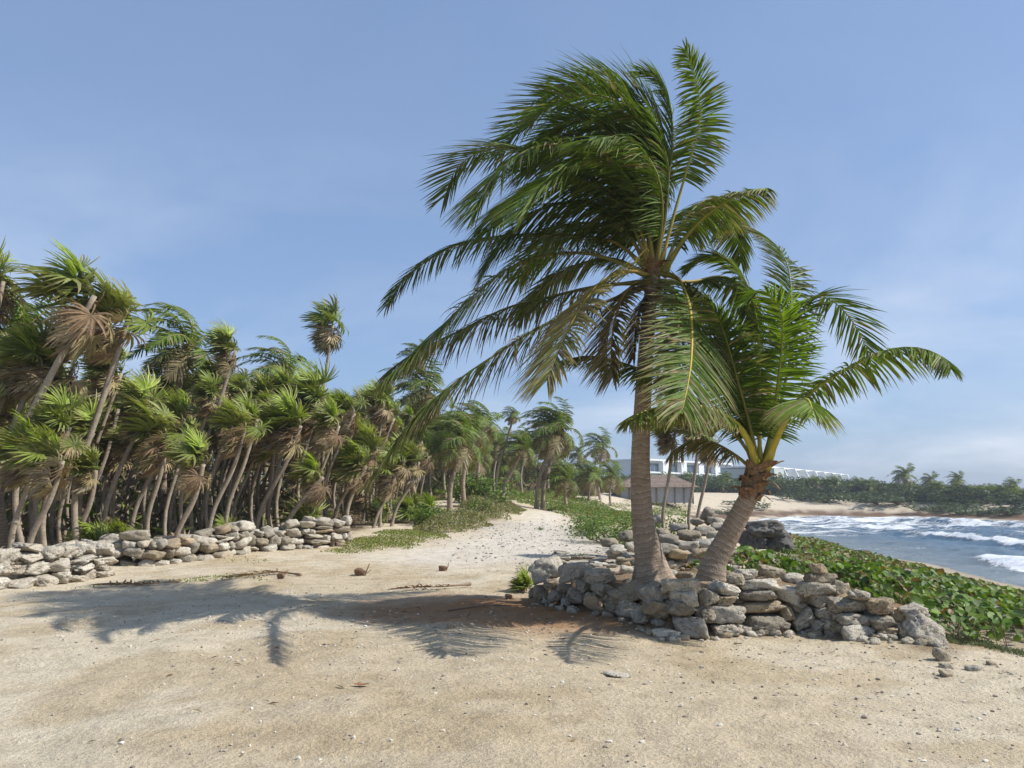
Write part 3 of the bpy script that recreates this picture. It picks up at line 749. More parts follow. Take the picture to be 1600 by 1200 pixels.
WIND = np.array([-1.0, -0.08, -0.10])
GRAV_ = np.array([0, 0, -1.0])
GREEN, GREEN_L, YEL, TAN, BRN = np.array([0.090, 0.140, 0.018]), np.array([0.165, 0.245, 0.024]), np.array([0.24, 0.22, 0.045]), np.array([0.36, 0.27, 0.15]), np.array([0.15, 0.095, 0.055])
def frond_geo(pts, rs, Lmax=0.95, pairs=85, kw=0.9, kg=0.75, t0=0.16, col=GREEN, tip=None, rib=(0.22, 0.19, 0.04), rw=0.032, width=0.016, segs=5, dead=0.06, ruff=0.12, fold=True, up=None, comb=0.0):
    """one feather leaf: the rib, and its leaflets as one mesh"""
    S, L = spline(pts, 64)
    T = nrm(np.gradient(S, axis=0))
    chord = (S[32] - (S[0] + S[-1]) / 2)
    U = chord / L * 2.2 + np.array([0, 0, 0.35]) if up is None else np.asarray(up, float)
    N = nrm(U[None] - T * (T @ U)[:, None]); B = np.cross(T, N)
    rb = MB(); tt = np.linspace(0, 1, 22)
    P22 = S[np.round(tt * 63).astype(int)]
    ribc = np.asarray(rib)[None] * (1 - tt[:, None]) + (np.asarray(rib) * 0.8 + 0.2 * col)[None] * tt[:, None]
    rb.tube(P22, rw * (1 - 0.93 * tt) * np.where(tt < 0.06, 1.5, 1), 6 if segs > 3 else 4, ribc)
    n = pairs
    t = np.repeat(t0 + (1 - t0) * (np.arange(n) + 0.5) / n, 2) ; t = np.clip(t + rs.uniform(-0.3, 0.3, 2 * n) / n, 0, 0.995)
    sg = np.tile([1.0, -1.0], n)
    f = t * 63; i0 = np.floor(f).astype(int); fr = (f - i0)[:, None]
    def lerp(A): return A[i0] * (1 - fr) + A[np.minimum(i0 + 1, 63)] * fr
    p0, Tt, Nn, Bb = lerp(S), nrm(lerp(T)), nrm(lerp(N)), nrm(lerp(B))
    p = (t - t0) / (1 - t0)
    ang = np.radians(14 + 34 * p + 14 * p ** 4) + rs.normal(0, 0.07, 2 * n)
    d0 = Bb * (sg * np.cos(ang))[:, None] + Tt * np.sin(ang)[:, None] + Nn * (0.30 - 0.1 * p)[:, None] + rs.normal(0, ruff, (2 * n, 3))
    d0 = nrm(d0); d0 = nrm(d0 + WIND[None] * (comb * 1.35 * np.maximum(d0[:, 0], 0))[:, None])
    Ln = Lmax * (0.42 + 0.58 * np.sin(np.pi * np.clip(0.12 + p * 0.72, 0, 1))) * (1 - 0.45 * p ** 4) * rs.uniform(0.85, 1.08, 2 * n)
    s = np.linspace(0, 1, segs)
    kwv = kw * rs.uniform(0.8, 1.2, 2 * n); kgv = kg * rs.uniform(0.8, 1.2, 2 * n)
    bend = WIND[None] * kwv[:, None] + GRAV_[None] * kgv[:, None]
    al = np.sum(bend * Tt, 1); bend = bend - 0.65 * Tt * np.maximum(al, 0)[:, None]
    dirs = nrm(nrm(d0 + bend * 0.55)[:, None] + s[None, :, None] ** 1.3 * bend[:, None] * 0.55)
    step = (Ln / (segs - 1))[:, None, None]
    C_ = p0[:, None] + np.concatenate([np.zeros((2 * n, 1, 3)), np.cumsum((dirs[:, :-1] + dirs[:, 1:]) / 2 * step, 1)], 1)
    wv = nrm(np.cross(dirs, Nn[:, None] + rs.normal(0, 0.25, (2 * n, 1, 3))))
    upv = np.cross(wv, dirs)
    prof = np.interp(s, [0, 0.2, 0.55, 0.85, 1.0], [0.55, 1.0, 0.85, 0.45, 0.06]) * width
    Wd = wv * (prof[None, :, None] * (0.8 + 0.2 * (Ln / Lmax))[:, None, None])
    br = rs.uniform(0.75, 1.3, 2 * n)
    tipc = np.asarray(col * 0.85 + TAN * 0.22 if tip is None else tip)
    blendk = (s[None, :] ** 2.2)[:, :, None] * rs.uniform(0.2, 1.0, (2 * n, 1, 1))
    cc = (np.asarray(col)[None, None] * (1 - blendk) + tipc[None, None] * blendk) * br[:, None, None]
    dd = rs.rand(2 * n) < dead
    cc[dd] = (TAN * 0.8)[None, None] * rs.uniform(0.6, 1.2, (dd.sum(), 1, 1))
    if fold:
        lift = upv * (prof * 0.55)[None, :, None]
        V = np.stack([C_ - Wd + lift, C_, C_ + Wd + lift], 2)       # leaflet, step, across
        m = 3
    else:
        V = np.stack([C_ - Wd, C_ + Wd], 2); m = 2
    cc = np.repeat(cc[:, :, None], m, 2)
    base = (np.arange(2 * n) * segs * m)[:, None, None] + (np.arange(segs - 1) * m)[None, :, None] + np.arange(m - 1)[None, None]
    F = np.stack([base, base + 1, base + 1 + m, base + m], -1).reshape(-1, 4)
    lf = MB(); lf.add(V.reshape(-1, 3), F, cc.reshape(-1, 3))
    return rb, lf

def trunk_geo(P, rad, sides=20, n=90, ring=0.10, bulge=0.03, ringvis=1.0, flare=None, rs=None, roots=False):
    S, L = spline(P, n)
    t = np.linspace(0, 1, n)
    r = np.interp(t, *rad) * (1 + bulge * np.abs(np.mod(t * L / ring, 1.0) - 0.5))
    T = nrm(np.gradient(S, axis=0))
    a = np.linspace(0, 2 * np.pi, sides, endpoint=False)
    ref = np.array([1.0, 0, 0]); N = nrm(ref[None] - T * (T @ ref)[:, None]); B = np.cross(T, N)
    lump = 1 + 0.10 * (fbm(np.cos(a)[None] * 1.3 + t[:, None] * L * 0.8 + 3, np.sin(a)[None] * 1.3 + 0 * t[:, None], 3, 13) - 0.5)
    if roots: lump = lump * (1 + (0.10 * np.sin(a * 7 + 1.0) + 0.06 * np.sin(a * 11))[None] * smooth(0.16, 0.0, t)[:, None])
    V = S[:, None] + (r[:, None] * lump)[..., None] * (np.cos(a)[None, :, None] * N[:, None] + np.sin(a)[None, :, None] * B[:, None])
    i = np.arange(n - 1)[:, None] * sides; j = np.arange(sides)[None]; k = (np.arange(sides)[None] + 1) % sides
    F = np.stack([i + j, i + k, i + k + sides, i + j + sides], -1).reshape(-1, 4)
    C = np.repeat(np.stack([t * L, np.full(n, ringvis), 0 * t], -1), sides, 0)
    mb = MB(); mb.add(V.reshape(-1, 3), [F, np.arange(sides)[None] + (n - 1) * sides], C)
    return mb
def sub(pts, b): return [np.asarray(q) - b for q in pts]

def big_palm(label, heart_px, base_px, Yb, Yh, trunk_px, rad, fronds, seed):
    rs = np.random.RandomState(seed)
    base = at(base_px[0], base_px[1], Yb); base[2] = tz(base[0], base[1]) - 0.05
    root = tag(empty('coconut_palm', tuple(base)), label, 'palm tree')
    P = [base] + [at(u, v, Yb + (Yh - Yb) * k) for u, v, k in trunk_px]
    trunk_geo(sub(P, base), rad, 26, 150, 0.085, 0.05, 1.0, roots=True).build('trunk', M['trunk'], root)
    hp = at(*heart_px, Yh)
    for fdef in fronds:
        px, dy, kw_ = fdef[0], fdef[1], fdef[2]
        n = len(px); pts = []
        for i, (u, v) in enumerate(px):
            k = i / (n - 1); pts.append(at(u, v, Yh + dy * k ** 1.3) - base)
        kw_ = dict(kw_); kw_.setdefault('comb', 0.9 if px[-1][0] < px[0][0] - 15 and px[-1][0] < 1000 else 0.0)
        rb, lf = frond_geo(pts, rs, **kw_)
        f = rb.build('frond', M['rachis'], root)
        lf.build('leaflets', M['frond'], f, smooth_=False)
    return root, base, hp

g_ = dict(Lmax=1.18, pairs=126, ruff=0.06)
def fk(**k): d = dict(g_); d.update(k); return d
DK = GREEN * 0.85
BIG = [
 ([(1020,420),(1012,365),(1004,305),(988,255),(955,210),(915,186),(872,196),(835,235)], -0.3, fk(kw=0.50, kg=0.6)),
 ([(1018,420),(990,330),(951,277),(920,246),(880,226),(832,231),(790,258),(762,292),(745,330)], -2.4, fk(col=GREEN*1.15, tip=YEL*0.6, kw=0.37, kg=0.95, rib=(0.34,0.27,0.05))),
 ([(1024,420),(1034,300),(1028,215),(990,155),(935,132),(870,150),(815,195),(775,245)], 1.6, fk(kw=0.50, kg=0.35, col=GREEN)),
 ([(1024,420),(1040,310),(1050,230),(1048,165),(1030,125),(1000,112)], 0.3, fk(kw=0.62, kg=0.15, Lmax=0.8, t0=0.3)),
 ([(1030,425),(1052,340),(1072,270),(1090,210),(1094,165),(1085,118),(1071,78)], -0.4, fk(kw=0.22, kg=0.75, Lmax=0.62, t0=0.42, tip=YEL*0.75, col=GREEN_L*0.8, rib=(0.38,0.31,0.06), ruff=0.08)),
 ([(1016,425),(960,330),(885,262),(800,232),(745,240),(712,266),(694,310)], 1.6, fk(kw=0.40, kg=0.55, col=DK)),
 ([(1014,425),(960,378),(880,368),(790,368),(713,383),(667,408),(627,443),(604,478)], 1.2, fk(kw=0.22, kg=0.85, Lmax=0.75, col=DK)),
 ([(1016,430),(930,398),(860,398),(797,418),(737,465),(690,510),(645,555),(602,592)], -2.2, fk(kw=0.2, kg=0.95, Lmax=1.1, tip=TAN*0.8, dead=0.12)),
 ([(1016,440),(930,448),(860,464),(790,482),(720,516),(655,548),(605,582)], 0.9, fk(kw=0.22, kg=1.0, Lmax=1.0, tip=BRN*1.5, dead=0.2, col=DK)),
 ([(1016,445),(930,478),(846,510),(772,556),(713,596),(652,650),(590,735)], -1.4, fk(kw=0.22, kg=1.05, Lmax=1.05, tip=BRN*1.4, dead=0.22, rib=(0.17,0.12,0.06))),
 ([(1024,438),(992,424),(958,430),(930,451),(909,480),(888,516),(870,556),(856,594)], -4.0, fk(comb=0.35, kw=0.15, kg=0.75, Lmax=0.98, col=GREEN*0.75+TAN*0.32, tip=TAN*1.05, dead=0.35, rib=(0.50,0.33,0.06), t0=0.1)),
 ([(1036,428),(1060,436),(1076,472),(1081,514),(1080,563),(1074,605),(1066,642)], -3.4, fk(kw=0.15, kg=0.85, Lmax=0.98, pairs=140, col=GREEN*1.2, tip=TAN*0.7, dead=0.15, rib=(0.50,0.36,0.06), t0=0.06)),
 ([(1034,432),(1066,378),(1098,342),(1138,312),(1172,298),(1200,294)], -1.4, fk(kw=0.34, kg=1.0, Lmax=0.62, t0=0.3, col=GREEN_L*0.85, tip=TAN*0.9, rib=(0.34,0.30,0.06), rw=0.05, dead=0.12)),
 ([(1036,440),(1083,440),(1122,432),(1152,442),(1172,482),(1180,520)], 0.9, fk(kw=0.19, kg=1.0, Lmax=0.7, rib=(0.44,0.33,0.06), t0=0.25)),
 ([(1034,430),(1070,345),(1105,312),(1135,325),(1150,365),(1158,410)], 1.4, fk(kw=0.31, kg=1.0, Lmax=0.75, col=DK)),
 ([(1020,430),(965,345),(900,318),(840,330),(790,372),(760,420)], -0.2, fk(kw=0.31, kg=0.9, col=DK)),
 ([(1020,428),(975,330),(920,285),(860,278),(805,305),(765,360)], -1.9, fk(kw=0.34, kg=0.9)),
 ([(1020,424),(1002,320),(970,262),(920,228),(862,232),(815,268)], 0.9, fk(kw=0.50, kg=0.6, col=DK)),
 ([(1026,420),(1040,330),(1044,262),(1026,205),(985,180),(940,185)], -0.8, fk(kw=0.59, kg=0.4, col=GREEN*1.3, Lmax=0.85)),
 ([(1024,424),(1024,330),(1012,258),(982,206),(935,182),(880,196),(838,228)], 2.4, fk(kw=0.50, kg=0.55, col=DK)),
 ([(1020,435),(960,405),(900,415),(850,450),(812,500)], 2.4, fk(kw=0.25, kg=0.9, Lmax=0.8, col=DK, tip=BRN)),
 ([(1022,424),(1010,340),(985,285),(945,255),(895,258),(850,290),(820,335)], -3.0, fk(kw=0.45, kg=0.75, col=GREEN*1.1)),
 ([(1024,424),(1018,335),(1000,275),(965,240),(915,235),(870,262)], 2.8, fk(kw=0.45, kg=0.7, col=DK)),
 ([(1024,422),(1034,345),(1030,285),(1008,240),(970,215),(925,218)], -2.2, fk(kw=0.5, kg=0.6, col=GREEN*1.2)),
 ([(1022,430),(985,375),(940,350),(890,352),(845,385),(815,430)], 3.0, fk(kw=0.35, kg=0.85, col=DK)),
 ([(1024,422),(1032,320),(1022,230),(985,172),(930,148),(868,160),(818,205)], -1.2, fk(kw=0.6, kg=0.35, col=GREEN*1.05)),
 ([(1026,420),(1042,315),(1042,232),(1016,168),(968,135),(910,128),(858,148)], 0.2, fk(kw=0.55, kg=0.3, col=GREEN)),
 ([(1030,440),(1052,452),(1060,490),(1056,540),(1044,590)], -1.8, fk(kw=0.2, kg=0.7, Lmax=0.75, pairs=90, col=GREEN*0.6+TAN*0.4, tip=TAN*0.85, dead=0.5, rib=(0.42,0.28,0.07), t0=0.08)),
 ([(1022,442),(1000,440),(978,458),(962,495),(955,545),(958,590)], -1.6, fk(comb=0.3, kw=0.15, kg=0.8, Lmax=0.8, pairs=90, col=GREEN*0.5+TAN*0.35, tip=TAN*0.8, dead=0.5, rib=(0.45,0.30,0.07), t0=0.08)),
 ([(1034,440),(1075,448),(1110,475),(1130,520),(1140,570)], -0.9, fk(kw=0.25, kg=0.8, Lmax=0.85, col=GREEN*0.9, tip=TAN*0.6, dead=0.2, rib=(0.42,0.32,0.06))),
 ([(1018,445),(985,455),(958,490),(948,540),(950,585)], 0.3, fk(kw=0.22, kg=1.0, Lmax=0.6, pairs=60, col=BRN*1.1, tip=TAN*0.7, dead=0.4, rib=(0.22,0.14,0.07))),
 ([(1024,448),(1005,470),(994,510),(990,560)], -0.5, fk(kw=0.19, kg=1.2, Lmax=0.45, pairs=46, col=BRN, tip=BRN*1.5, dead=0.3, rib=(0.20,0.12,0.06))),
 ([(1034,445),(1062,470),(1092,520),(1108,575)], 0.8, fk(kw=0.19, kg=1.1, Lmax=0.6, pairs=60, col=BRN*1.2, tip=TAN*0.6, dead=0.35, rib=(0.25,0.16,0.07))),
]
BIG_Y = 11.3
palm1, pb1, hp1 = big_palm('tall coconut palm with a thick ringed trunk and a wind-swept crown', (1024, 425), (1022, 898), BIG_Y, BIG_Y + 0.1,
    [(1014,868,.05),(1006,825,.12),(1002,780,.22),(1001,710,.38),(1005,620,.55),(1010,540,.7),(1016,470,.88),(1023,415,1)],
    ([0, 0.03, 0.08, 0.16, 0.24, 0.39, 0.7, 1.0], [0.36, 0.29, 0.215, 0.170, 0.150, 0.135, 0.115, 0.095]), BIG, 3)
SMALL = [
 ([(1194,735),(1203,690),(1212,627),(1217,585),(1222,536),(1221,492),(1206,464),(1188,456),(1163,474)], -0.5, fk(kw=0.30, kg=0.45, Lmax=0.68, t0=0.16, col=GREEN_L*1.05, tip=GREEN_L*1.3, rib=(0.30,0.30,0.05), dead=0.02)),
 ([(1196,735),(1218,640),(1240,540),(1262,470),(1300,470),(1336,508),(1360,556)], 0.7, fk(kw=0.05, kg=0.6, Lmax=0.78, t0=0.5, col=DK, pairs=60, ruff=0.06)),
 ([(1196,735),(1225,665),(1258,622),(1296,592),(1345,565),(1387,547),(1429,543),(1464,553),(1486,572)], -1.8, fk(kw=0.22, kg=1.05, Lmax=0.62, t0=0.30, col=GREEN_L*0.8, tip=YEL*0.8, rib=(0.32,0.30,0.06), rw=0.04)),
 ([(1194,738),(1212,690),(1232,650),(1250,628),(1262,625),(1270,640)], -2.9, fk(kw=0.25, kg=1.15, Lmax=0.62, t0=0.42, pairs=56, col=GREEN_L, tip=TAN*1.0, rib=(0.48,0.40,0.06), rw=0.055, dead=0.1)),
 ([(1184,742),(1174,700),(1150,662),(1104,638),(1052,634),(1012,641),(980,656)], -1.3, fk(kw=0.25, kg=1.15, Lmax=0.58, t0=0.28, col=GREEN_L*0.8+YEL*0.2, tip=TAN*0.8, rib=(0.50,0.42,0.05), rw=0.055, dead=0.2)),
 ([(1184,738),(1160,692),(1105,638),(1060,602),(1010,580),(960,563),(920,556),(882,562)], 0.5, fk(kw=0.2, kg=1.0, Lmax=0.62, t0=0.24, col=DK)),
 ([(1188,735),(1186,640),(1186,545),(1178,478),(1160,430),(1132,404),(1100,402),(1075,420)], 0.5, fk(kw=0.45, kg=0.55, Lmax=0.68, col=GREEN*1.2, tip=YEL*0.6, rib=(0.42,0.34,0.06), t0=0.3)),
 ([(1192,735),(1215,620),(1234,500),(1234,430),(1222,396),(1200,372),(1168,354)], 1.1, fk(kw=0.5, kg=0.4, Lmax=0.66, t0=0.35, col=DK, tip=TAN*0.5)),
 ([(1186,735),(1158,640),(1120,560),(1085,520),(1052,512)], 0.9, fk(kw=0.35, kg=0.7, Lmax=0.66, t0=0.2, col=GREEN)),
 ([(1188,735),(1168,650),(1146,570),(1128,510),(1105,470)], -0.6, fk(kw=0.35, kg=0.7, Lmax=0.66, t0=0.2, col=DK)),
 ([(1190,735),(1184,660),(1176,590),(1160,530),(1136,496),(1108,494)], 1.3, fk(kw=0.4, kg=0.7, Lmax=0.66, t0=0.2, col=DK)),
 ([(1184,742),(1150,712),(1110,690),(1075,690),(1048,712)], 0.9, fk(kw=0.2, kg=1.2, Lmax=0.5, t0=0.25, pairs=56, col=GREEN*0.7+BRN*0.5, tip=TAN*0.7, dead=0.4)),
]
palm2, pb2, hp2 = big_palm('shorter coconut palm leaning right with yellow leaf stalks and ragged boots', (1190, 735), (1108, 897), 10.75, 10.6,
    [(1116,880,.08),(1134,845,.3),(1158,800,.55),(1174,768,.8),(1186,738,1)],
    ([0, 0.08, 0.22, 0.5, 0.8, 1.0], [0.27, 0.205, 0.160, 0.138, 0.122, 0.10]), SMALL, 8)
# dry leaf bases, fibre and spathes wrapped round the head of each trunk
def boots(root, base, centre, axis, n, seed, r0, length, h0, h1):
    rs = np.random.RandomState(seed)
    ax = nrm(np.asarray(axis, float)); e1 = nrm(np.cross(ax, [0, 1, 0.1])); e2 = np.cross(ax, e1)
    for i in range(n):
        a = i * 2.4 + rs.uniform(-0.3, 0.3); h = h0 + (h1 - h0) * i / n
        rad = e1 * math.cos(a) + e2 * math.sin(a); tan = np.cross(ax, rad)
        wd = rs.uniform(0.09, 0.15); ln = length * rs.uniform(0.6, 1.25); out_ = rs.uniform(0.15, 0.75)
        s = np.linspace(0, 1, 7)
        c = centre - base + ax * h + rad * r0
        mid = c[None] + ax * (s * ln * 0.75)[:, None] + rad * ((s ** 1.7) * ln * out_)[:, None] - np.array([0, 0, 1.0]) * ((s ** 3) * ln * 0.55 * rs.uniform(0, 1.4))[:, None] + tan * (s * rs.uniform(-0.08, 0.08))[:, None]
        w_ = wd * np.array([1.0, 0.95, 0.8, 0.66, 0.55, 0.42, 0.15])
        curl = rad[None] * (-0.25 * w_)[:, None]
        V = np.stack([mid - tan * w_[:, None] + curl, mid + rad * 0.012, mid + tan * w_[:, None] + curl], 1)
        V2 = V - rad * 0.014
        allV = np.concatenate([V.reshape(-1, 3), V2.reshape(-1, 3)]); nn = 21
        F = []
        for k in range(6):
            for q in range(2):
                b0 = k * 3 + q
                F.append([b0, b0 + 1, b0 + 4, b0 + 3]); F.append([nn + b0, nn + b0 + 3, nn + b0 + 4, nn + b0 + 1])
            F.append([k * 3, k * 3 + 3, nn + k * 3 + 3, nn + k * 3]); F.append([k * 3 + 2, nn + k * 3 + 2, nn + k * 3 + 5, k * 3 + 5])
        mb = MB(); mb.add(allV, np.array(F)); mb.build('leaf_base', M['fibre'], root)
boots(palm2, pb2, at(1176, 762, 10.6), (0.25, 0, 1), 20, 4, 0.12, 0.34, -0.18, 0.24)
boots(palm1, pb1, at(1019, 455, BIG_Y + 0.1), (0.03, 0, 1), 16, 6, 0.08, 0.42, -0.25, 0.35)

# ---- generic wind-blown coconut palm, used for the grove and the far shore
def coco_crown(seed, n=20, L=3.2, pairs=46, segs=4, fold=False, width=0.032):
    rs = np.random.RandomState(seed); out_ = []
    for i in range(n):
        az = i * 2.39996 + rs.uniform(-0.2, 0.2); q = i / (n - 1)
        el = math.radians(82 - 105 * q + rs.uniform(-8, 8))
        d = np.array([math.cos(az) * math.cos(el), math.sin(az) * math.cos(el), math.sin(el)])
        p = np.zeros(3); pts = [p.copy()]; ln = L * rs.uniform(0.8, 1.1) * (0.75 + 0.25 * math.sin(math.pi * min(1, q * 1.3 + 0.1)))
        kw, kg = rs.uniform(0.16, 0.26), 0.10 + 0.06 * q
        for k in range(8):
            p = p + d * ln / 8; pts.append(p.copy()); d = nrm(d + WIND * kw + GRAV_ * kg * (1 + 0.2 * k))
        old = smooth(0.62, 1.0, q)
        col = GREEN * rs.uniform(0.9, 1.5) * (1 - old) + (TAN * 0.55 + GREEN * 0.3) * old
        rb, lf = frond_geo(pts, rs, Lmax=0.75, pairs=pairs, kw=0.35, kg=0.6, t0=0.12, col=col, tip=(YEL * 0.5 * (1 - old) + TAN * 0.8 * old), rib=(0.28, 0.23, 0.06), rw=0.03, width=width, segs=segs, dead=0.1 + 0.3 * old, fold=fold)
        out_.append((rb, lf))
    return out_
def join(list_):
    m = MB()
    for q in list_:
        V = np.vstack(q.V); C = np.vstack(q.C); m.add(V, [f for f in q.F], C)
    return m
COCO = []
for sd in range(4):
    cr = coco_crown(100 + sd * 7)
    fr = []
    for rb, lf in cr:
        a = rb.mesh('frond'); a.materials.append(M['rachis'])
        b = lf.mesh('leaflets', False); b.materials.append(M['frond'])
        fr.append((a, b))
    cj = join([lf for rb, lf in cr] + [rb for rb, lf in cr]).mesh('crown', False); cj.materials.append(M['frond'])
    COCO.append((fr, cj))
COCO_FAR = []
for sd in range(4):
    cr = coco_crown(300 + sd * 7, 20, 3.2, 24, 3, width=0.06)
    cj = join([lf for rb, lf in cr] + [rb for rb, lf in cr]).mesh('crown', False); cj.materials.append(M['frond'])
    COCO_FAR.append(cj)
def coconut(base, head, label, var, scale=1.0, group=None, parts=True, r=0.13, R=random.Random(1), bow=0.0, name='coconut_palm'):
    base = np.asarray(base, float); head = np.asarray(head, float)
    root = tag(empty(name, tuple(base)), label, 'palm tree', group)
    h = head - base
    mid1 = h * 0.35 + np.array([-0.10 * h[2] * 0.6 + bow, 0, 0]); mid2 = h * 0.7 + np.array([-0.03 * h[2] + bow, 0, 0])
    trunk_geo([np.zeros(3) - [0, 0, 0.15], mid1, mid2, h], ([0, .06, .15, 1], [r * 1.7, r * 1.25, r, r * 0.7]), 8 if parts else 6, 24 if parts else 8, 0.12, 0.04).build('trunk', M['trunk'] if parts else M['thin_trunk'], root)
    yaw = R.uniform(-0.35, 0.35)
    if parts:
        for a, b in COCO[var % 4][0]:
            f = put('frond', a, root); f.location = h; f.scale = (scale,) * 3; f.rotation_euler = (0, 0, yaw)
            put('leaflets', b, f)
    else:
        c = put('crown', (COCO_FAR if var < 0 else [q[1] for q in COCO])[abs(var) % 4], root); c.location = h; c.scale = (scale,) * 3; c.rotation_euler = (0, 0, yaw)
    return root

# ---- thatch palms with stiff fan leaves
def fan_leaf(rs, base, d, pet, Rr, nseg, kw, kg, c0, c1, span=150, petc=(0.16, 0.17, 0.04), spread=1.0):
    d = nrm(d); mb = MB()
    up = np.array([0, 0, 1.0]); sidev = np.cross(d, up)
    if np.linalg.norm(sidev) < 0.2: sidev = np.array([0, 1.0, 0])
    sidev = nrm(sidev); n = nrm(np.cross(sidev, d)); tw = rs.uniform(-0.9, 0.9)
    sidev, n = sidev * math.cos(tw) + n * math.sin(tw), n * math.cos(tw) - sidev * math.sin(tw)
    p = np.array(base, float); pts = [p.copy()]; dd = d.copy()
    for k in range(4):
        p = p + dd * pet / 4; pts.append(p.copy()); dd = nrm(dd + (WIND * kw * 0.16 + GRAV_ * kg * 0.14))
    mb.tube(pts, np.linspace(0.016, 0.008, 5), 3, petc, cap=False)
    n = nrm(n - dd * (n @ dd)); b = np.cross(dd, n)
    th = np.radians(np.linspace(-span, span, nseg)) + rs.normal(0, 0.03, nseg)
    e = dd[None] * np.cos(th)[:, None] + b[None] * np.sin(th)[:, None] * spread + n[None] * (0.22 + 0.1 * rs.rand(nseg))[:, None]
    e = nrm(e)
    Ln = Rr * (0.72 + 0.28 * np.cos(th * 0.6)) * rs.uniform(0.85, 1.1, nseg)
    s = np.array([0, 0.3, 0.62, 0.84, 1.0])
    bend = WIND[None] * (kw * rs.uniform(0.6, 1.4, nseg))[:, None] + GRAV_[None] * (kg * rs.uniform(0.5, 1.5, nseg))[:, None]
    dirs = nrm(e[:, None] + (s ** 1.2)[None, :, None] * bend[:, None] * 1.3)
    stp = np.diff(s)[None, :, None] * Ln[:, None, None]
    C_ = p[None, None] + np.concatenate([np.zeros((nseg, 1, 3)), np.cumsum((dirs[:, :-1] + dirs[:, 1:]) / 2 * stp, 1)], 1)
    w_ = Rr * np.radians(span * 2 / nseg) * np.array([0.03, 0.19, 0.17, 0.10, 0.006])
    nn = n[None, None] + (np.where(np.arange(nseg) % 2, 0.45, -0.45))[:, None, None] * b[None, None]
    wv = nrm(np.cross(dirs, nn))
    V = np.stack([C_ - wv * w_[None, :, None], C_ + wv * w_[None, :, None]], 2)
    k = (s ** 1.6)[None, :, None] * rs.uniform(0.2, 1, (nseg, 1, 1))
    cc = (np.asarray(c0) * (1 - k) + np.asarray(c1) * k) * rs.uniform(0.75, 1.25, (nseg, 1, 1))
    cc = np.repeat(cc[:, :, None], 2, 2)
    base_i = (np.arange(nseg) * 10)[:, None] + (np.arange(4) * 2)[None]
    F = np.stack([base_i, base_i + 1, base_i + 3, base_i + 2], -1).reshape(-1, 4)
    mb.add(V.reshape(-1, 3), F, cc.reshape(-1, 3))
    return mb
FG, FGL, FGY = np.array([0.135, 0.165, 0.030]), np.array([0.23, 0.30, 0.036]), np.array([0.24, 0.24, 0.05])
DTAN, DBRN, DGREY = np.array([0.42, 0.32, 0.19]), np.array([0.21, 0.14, 0.08]), np.array([0.33, 0.275, 0.195])
def thatch_crown(seed, ng=14, nd=20, nseg=24):
    rs = np.random.RandomState(seed); gl, dl = [], []
    for i in range(ng):
        q = i / (ng - 1); az = i * 2.39996 + rs.uniform(-0.3, 0.3); el = math.radians(85 - 80 * q + rs.uniform(-8, 8))
        d = np.array([math.cos(az) * math.cos(el), math.sin(az) * math.cos(el), math.sin(el)]) + WIND * (0.5 + 0.8 * q) * rs.uniform(0.4, 1.5)
        young = 1 - smooth(0.1, 0.5, q)
        c0 = FG * (1 - young) + FGL * young; c0 = c0 * rs.uniform(0.8, 1.3)
        c1 = c0 * 1.3 if rs.rand() < 0.4 else (DTAN * 0.8 + FGY * 0.25)
        gl.append(fan_leaf(rs, np.array([0, 0, rs.uniform(-0.05, 0.15)]), d, rs.uniform(0.25, 0.7), rs.uniform(0.58, 0.95), nseg, (0.95 - 0.4 * young) * rs.uniform(0.6, 1.3), 0.10 + 0.25 * q, c0, c1, 145 - 60 * young))
    for i in range(nd):
        q = i / max(1, nd - 1); az = i * 2.39996 + 1.0 + rs.uniform(-0.4, 0.4); el = math.radians(5 - 75 * q + rs.uniform(-15, 15))
        d = np.array([math.cos(az) * math.cos(el), math.sin(az) * math.cos(el), math.sin(el)]) + WIND * rs.uniform(0.4, 1.4)
        c0 = [DTAN, DBRN, DGREY, DTAN * 0.7 + FGY * 0.3][rs.randint(4)] * rs.uniform(0.65, 1.1)
        dl.append(fan_leaf(rs, np.array([0, 0, -0.1 - 0.4 * q]), d, rs.uniform(0.25, 0.5), rs.uniform(0.38, 0.66), nseg - 3, rs.uniform(0.5, 1.2), rs.uniform(0.3, 0.9), c0, c0 * rs.uniform(0.8, 1.35), 115, (0.22, 0.15, 0.08), 0.75))
    return gl, dl
THATCH = []
for sd in range(9):
    gl, dl = thatch_crown(500 + sd * 11, 12 + (sd * 2) % 7, 16 + (sd * 5) % 11)
    gm = []; dm = []
    for q in gl: a = q.mesh('fan_leaf', False); a.materials.append(M['fan']); gm.append(a)
    for q in dl: a = q.mesh('dead_leaf', False); a.materials.append(M['dead']); dm.append(a)
    gj = join(gl).mesh('crown', False); gj.materials.append(M['fan'])
    dj = join(dl).mesh('dead_skirt', False); dj.materials.append(M['dead'])
    THATCH.append((gm, dm, gj, dj))
NOOBJ = [0]
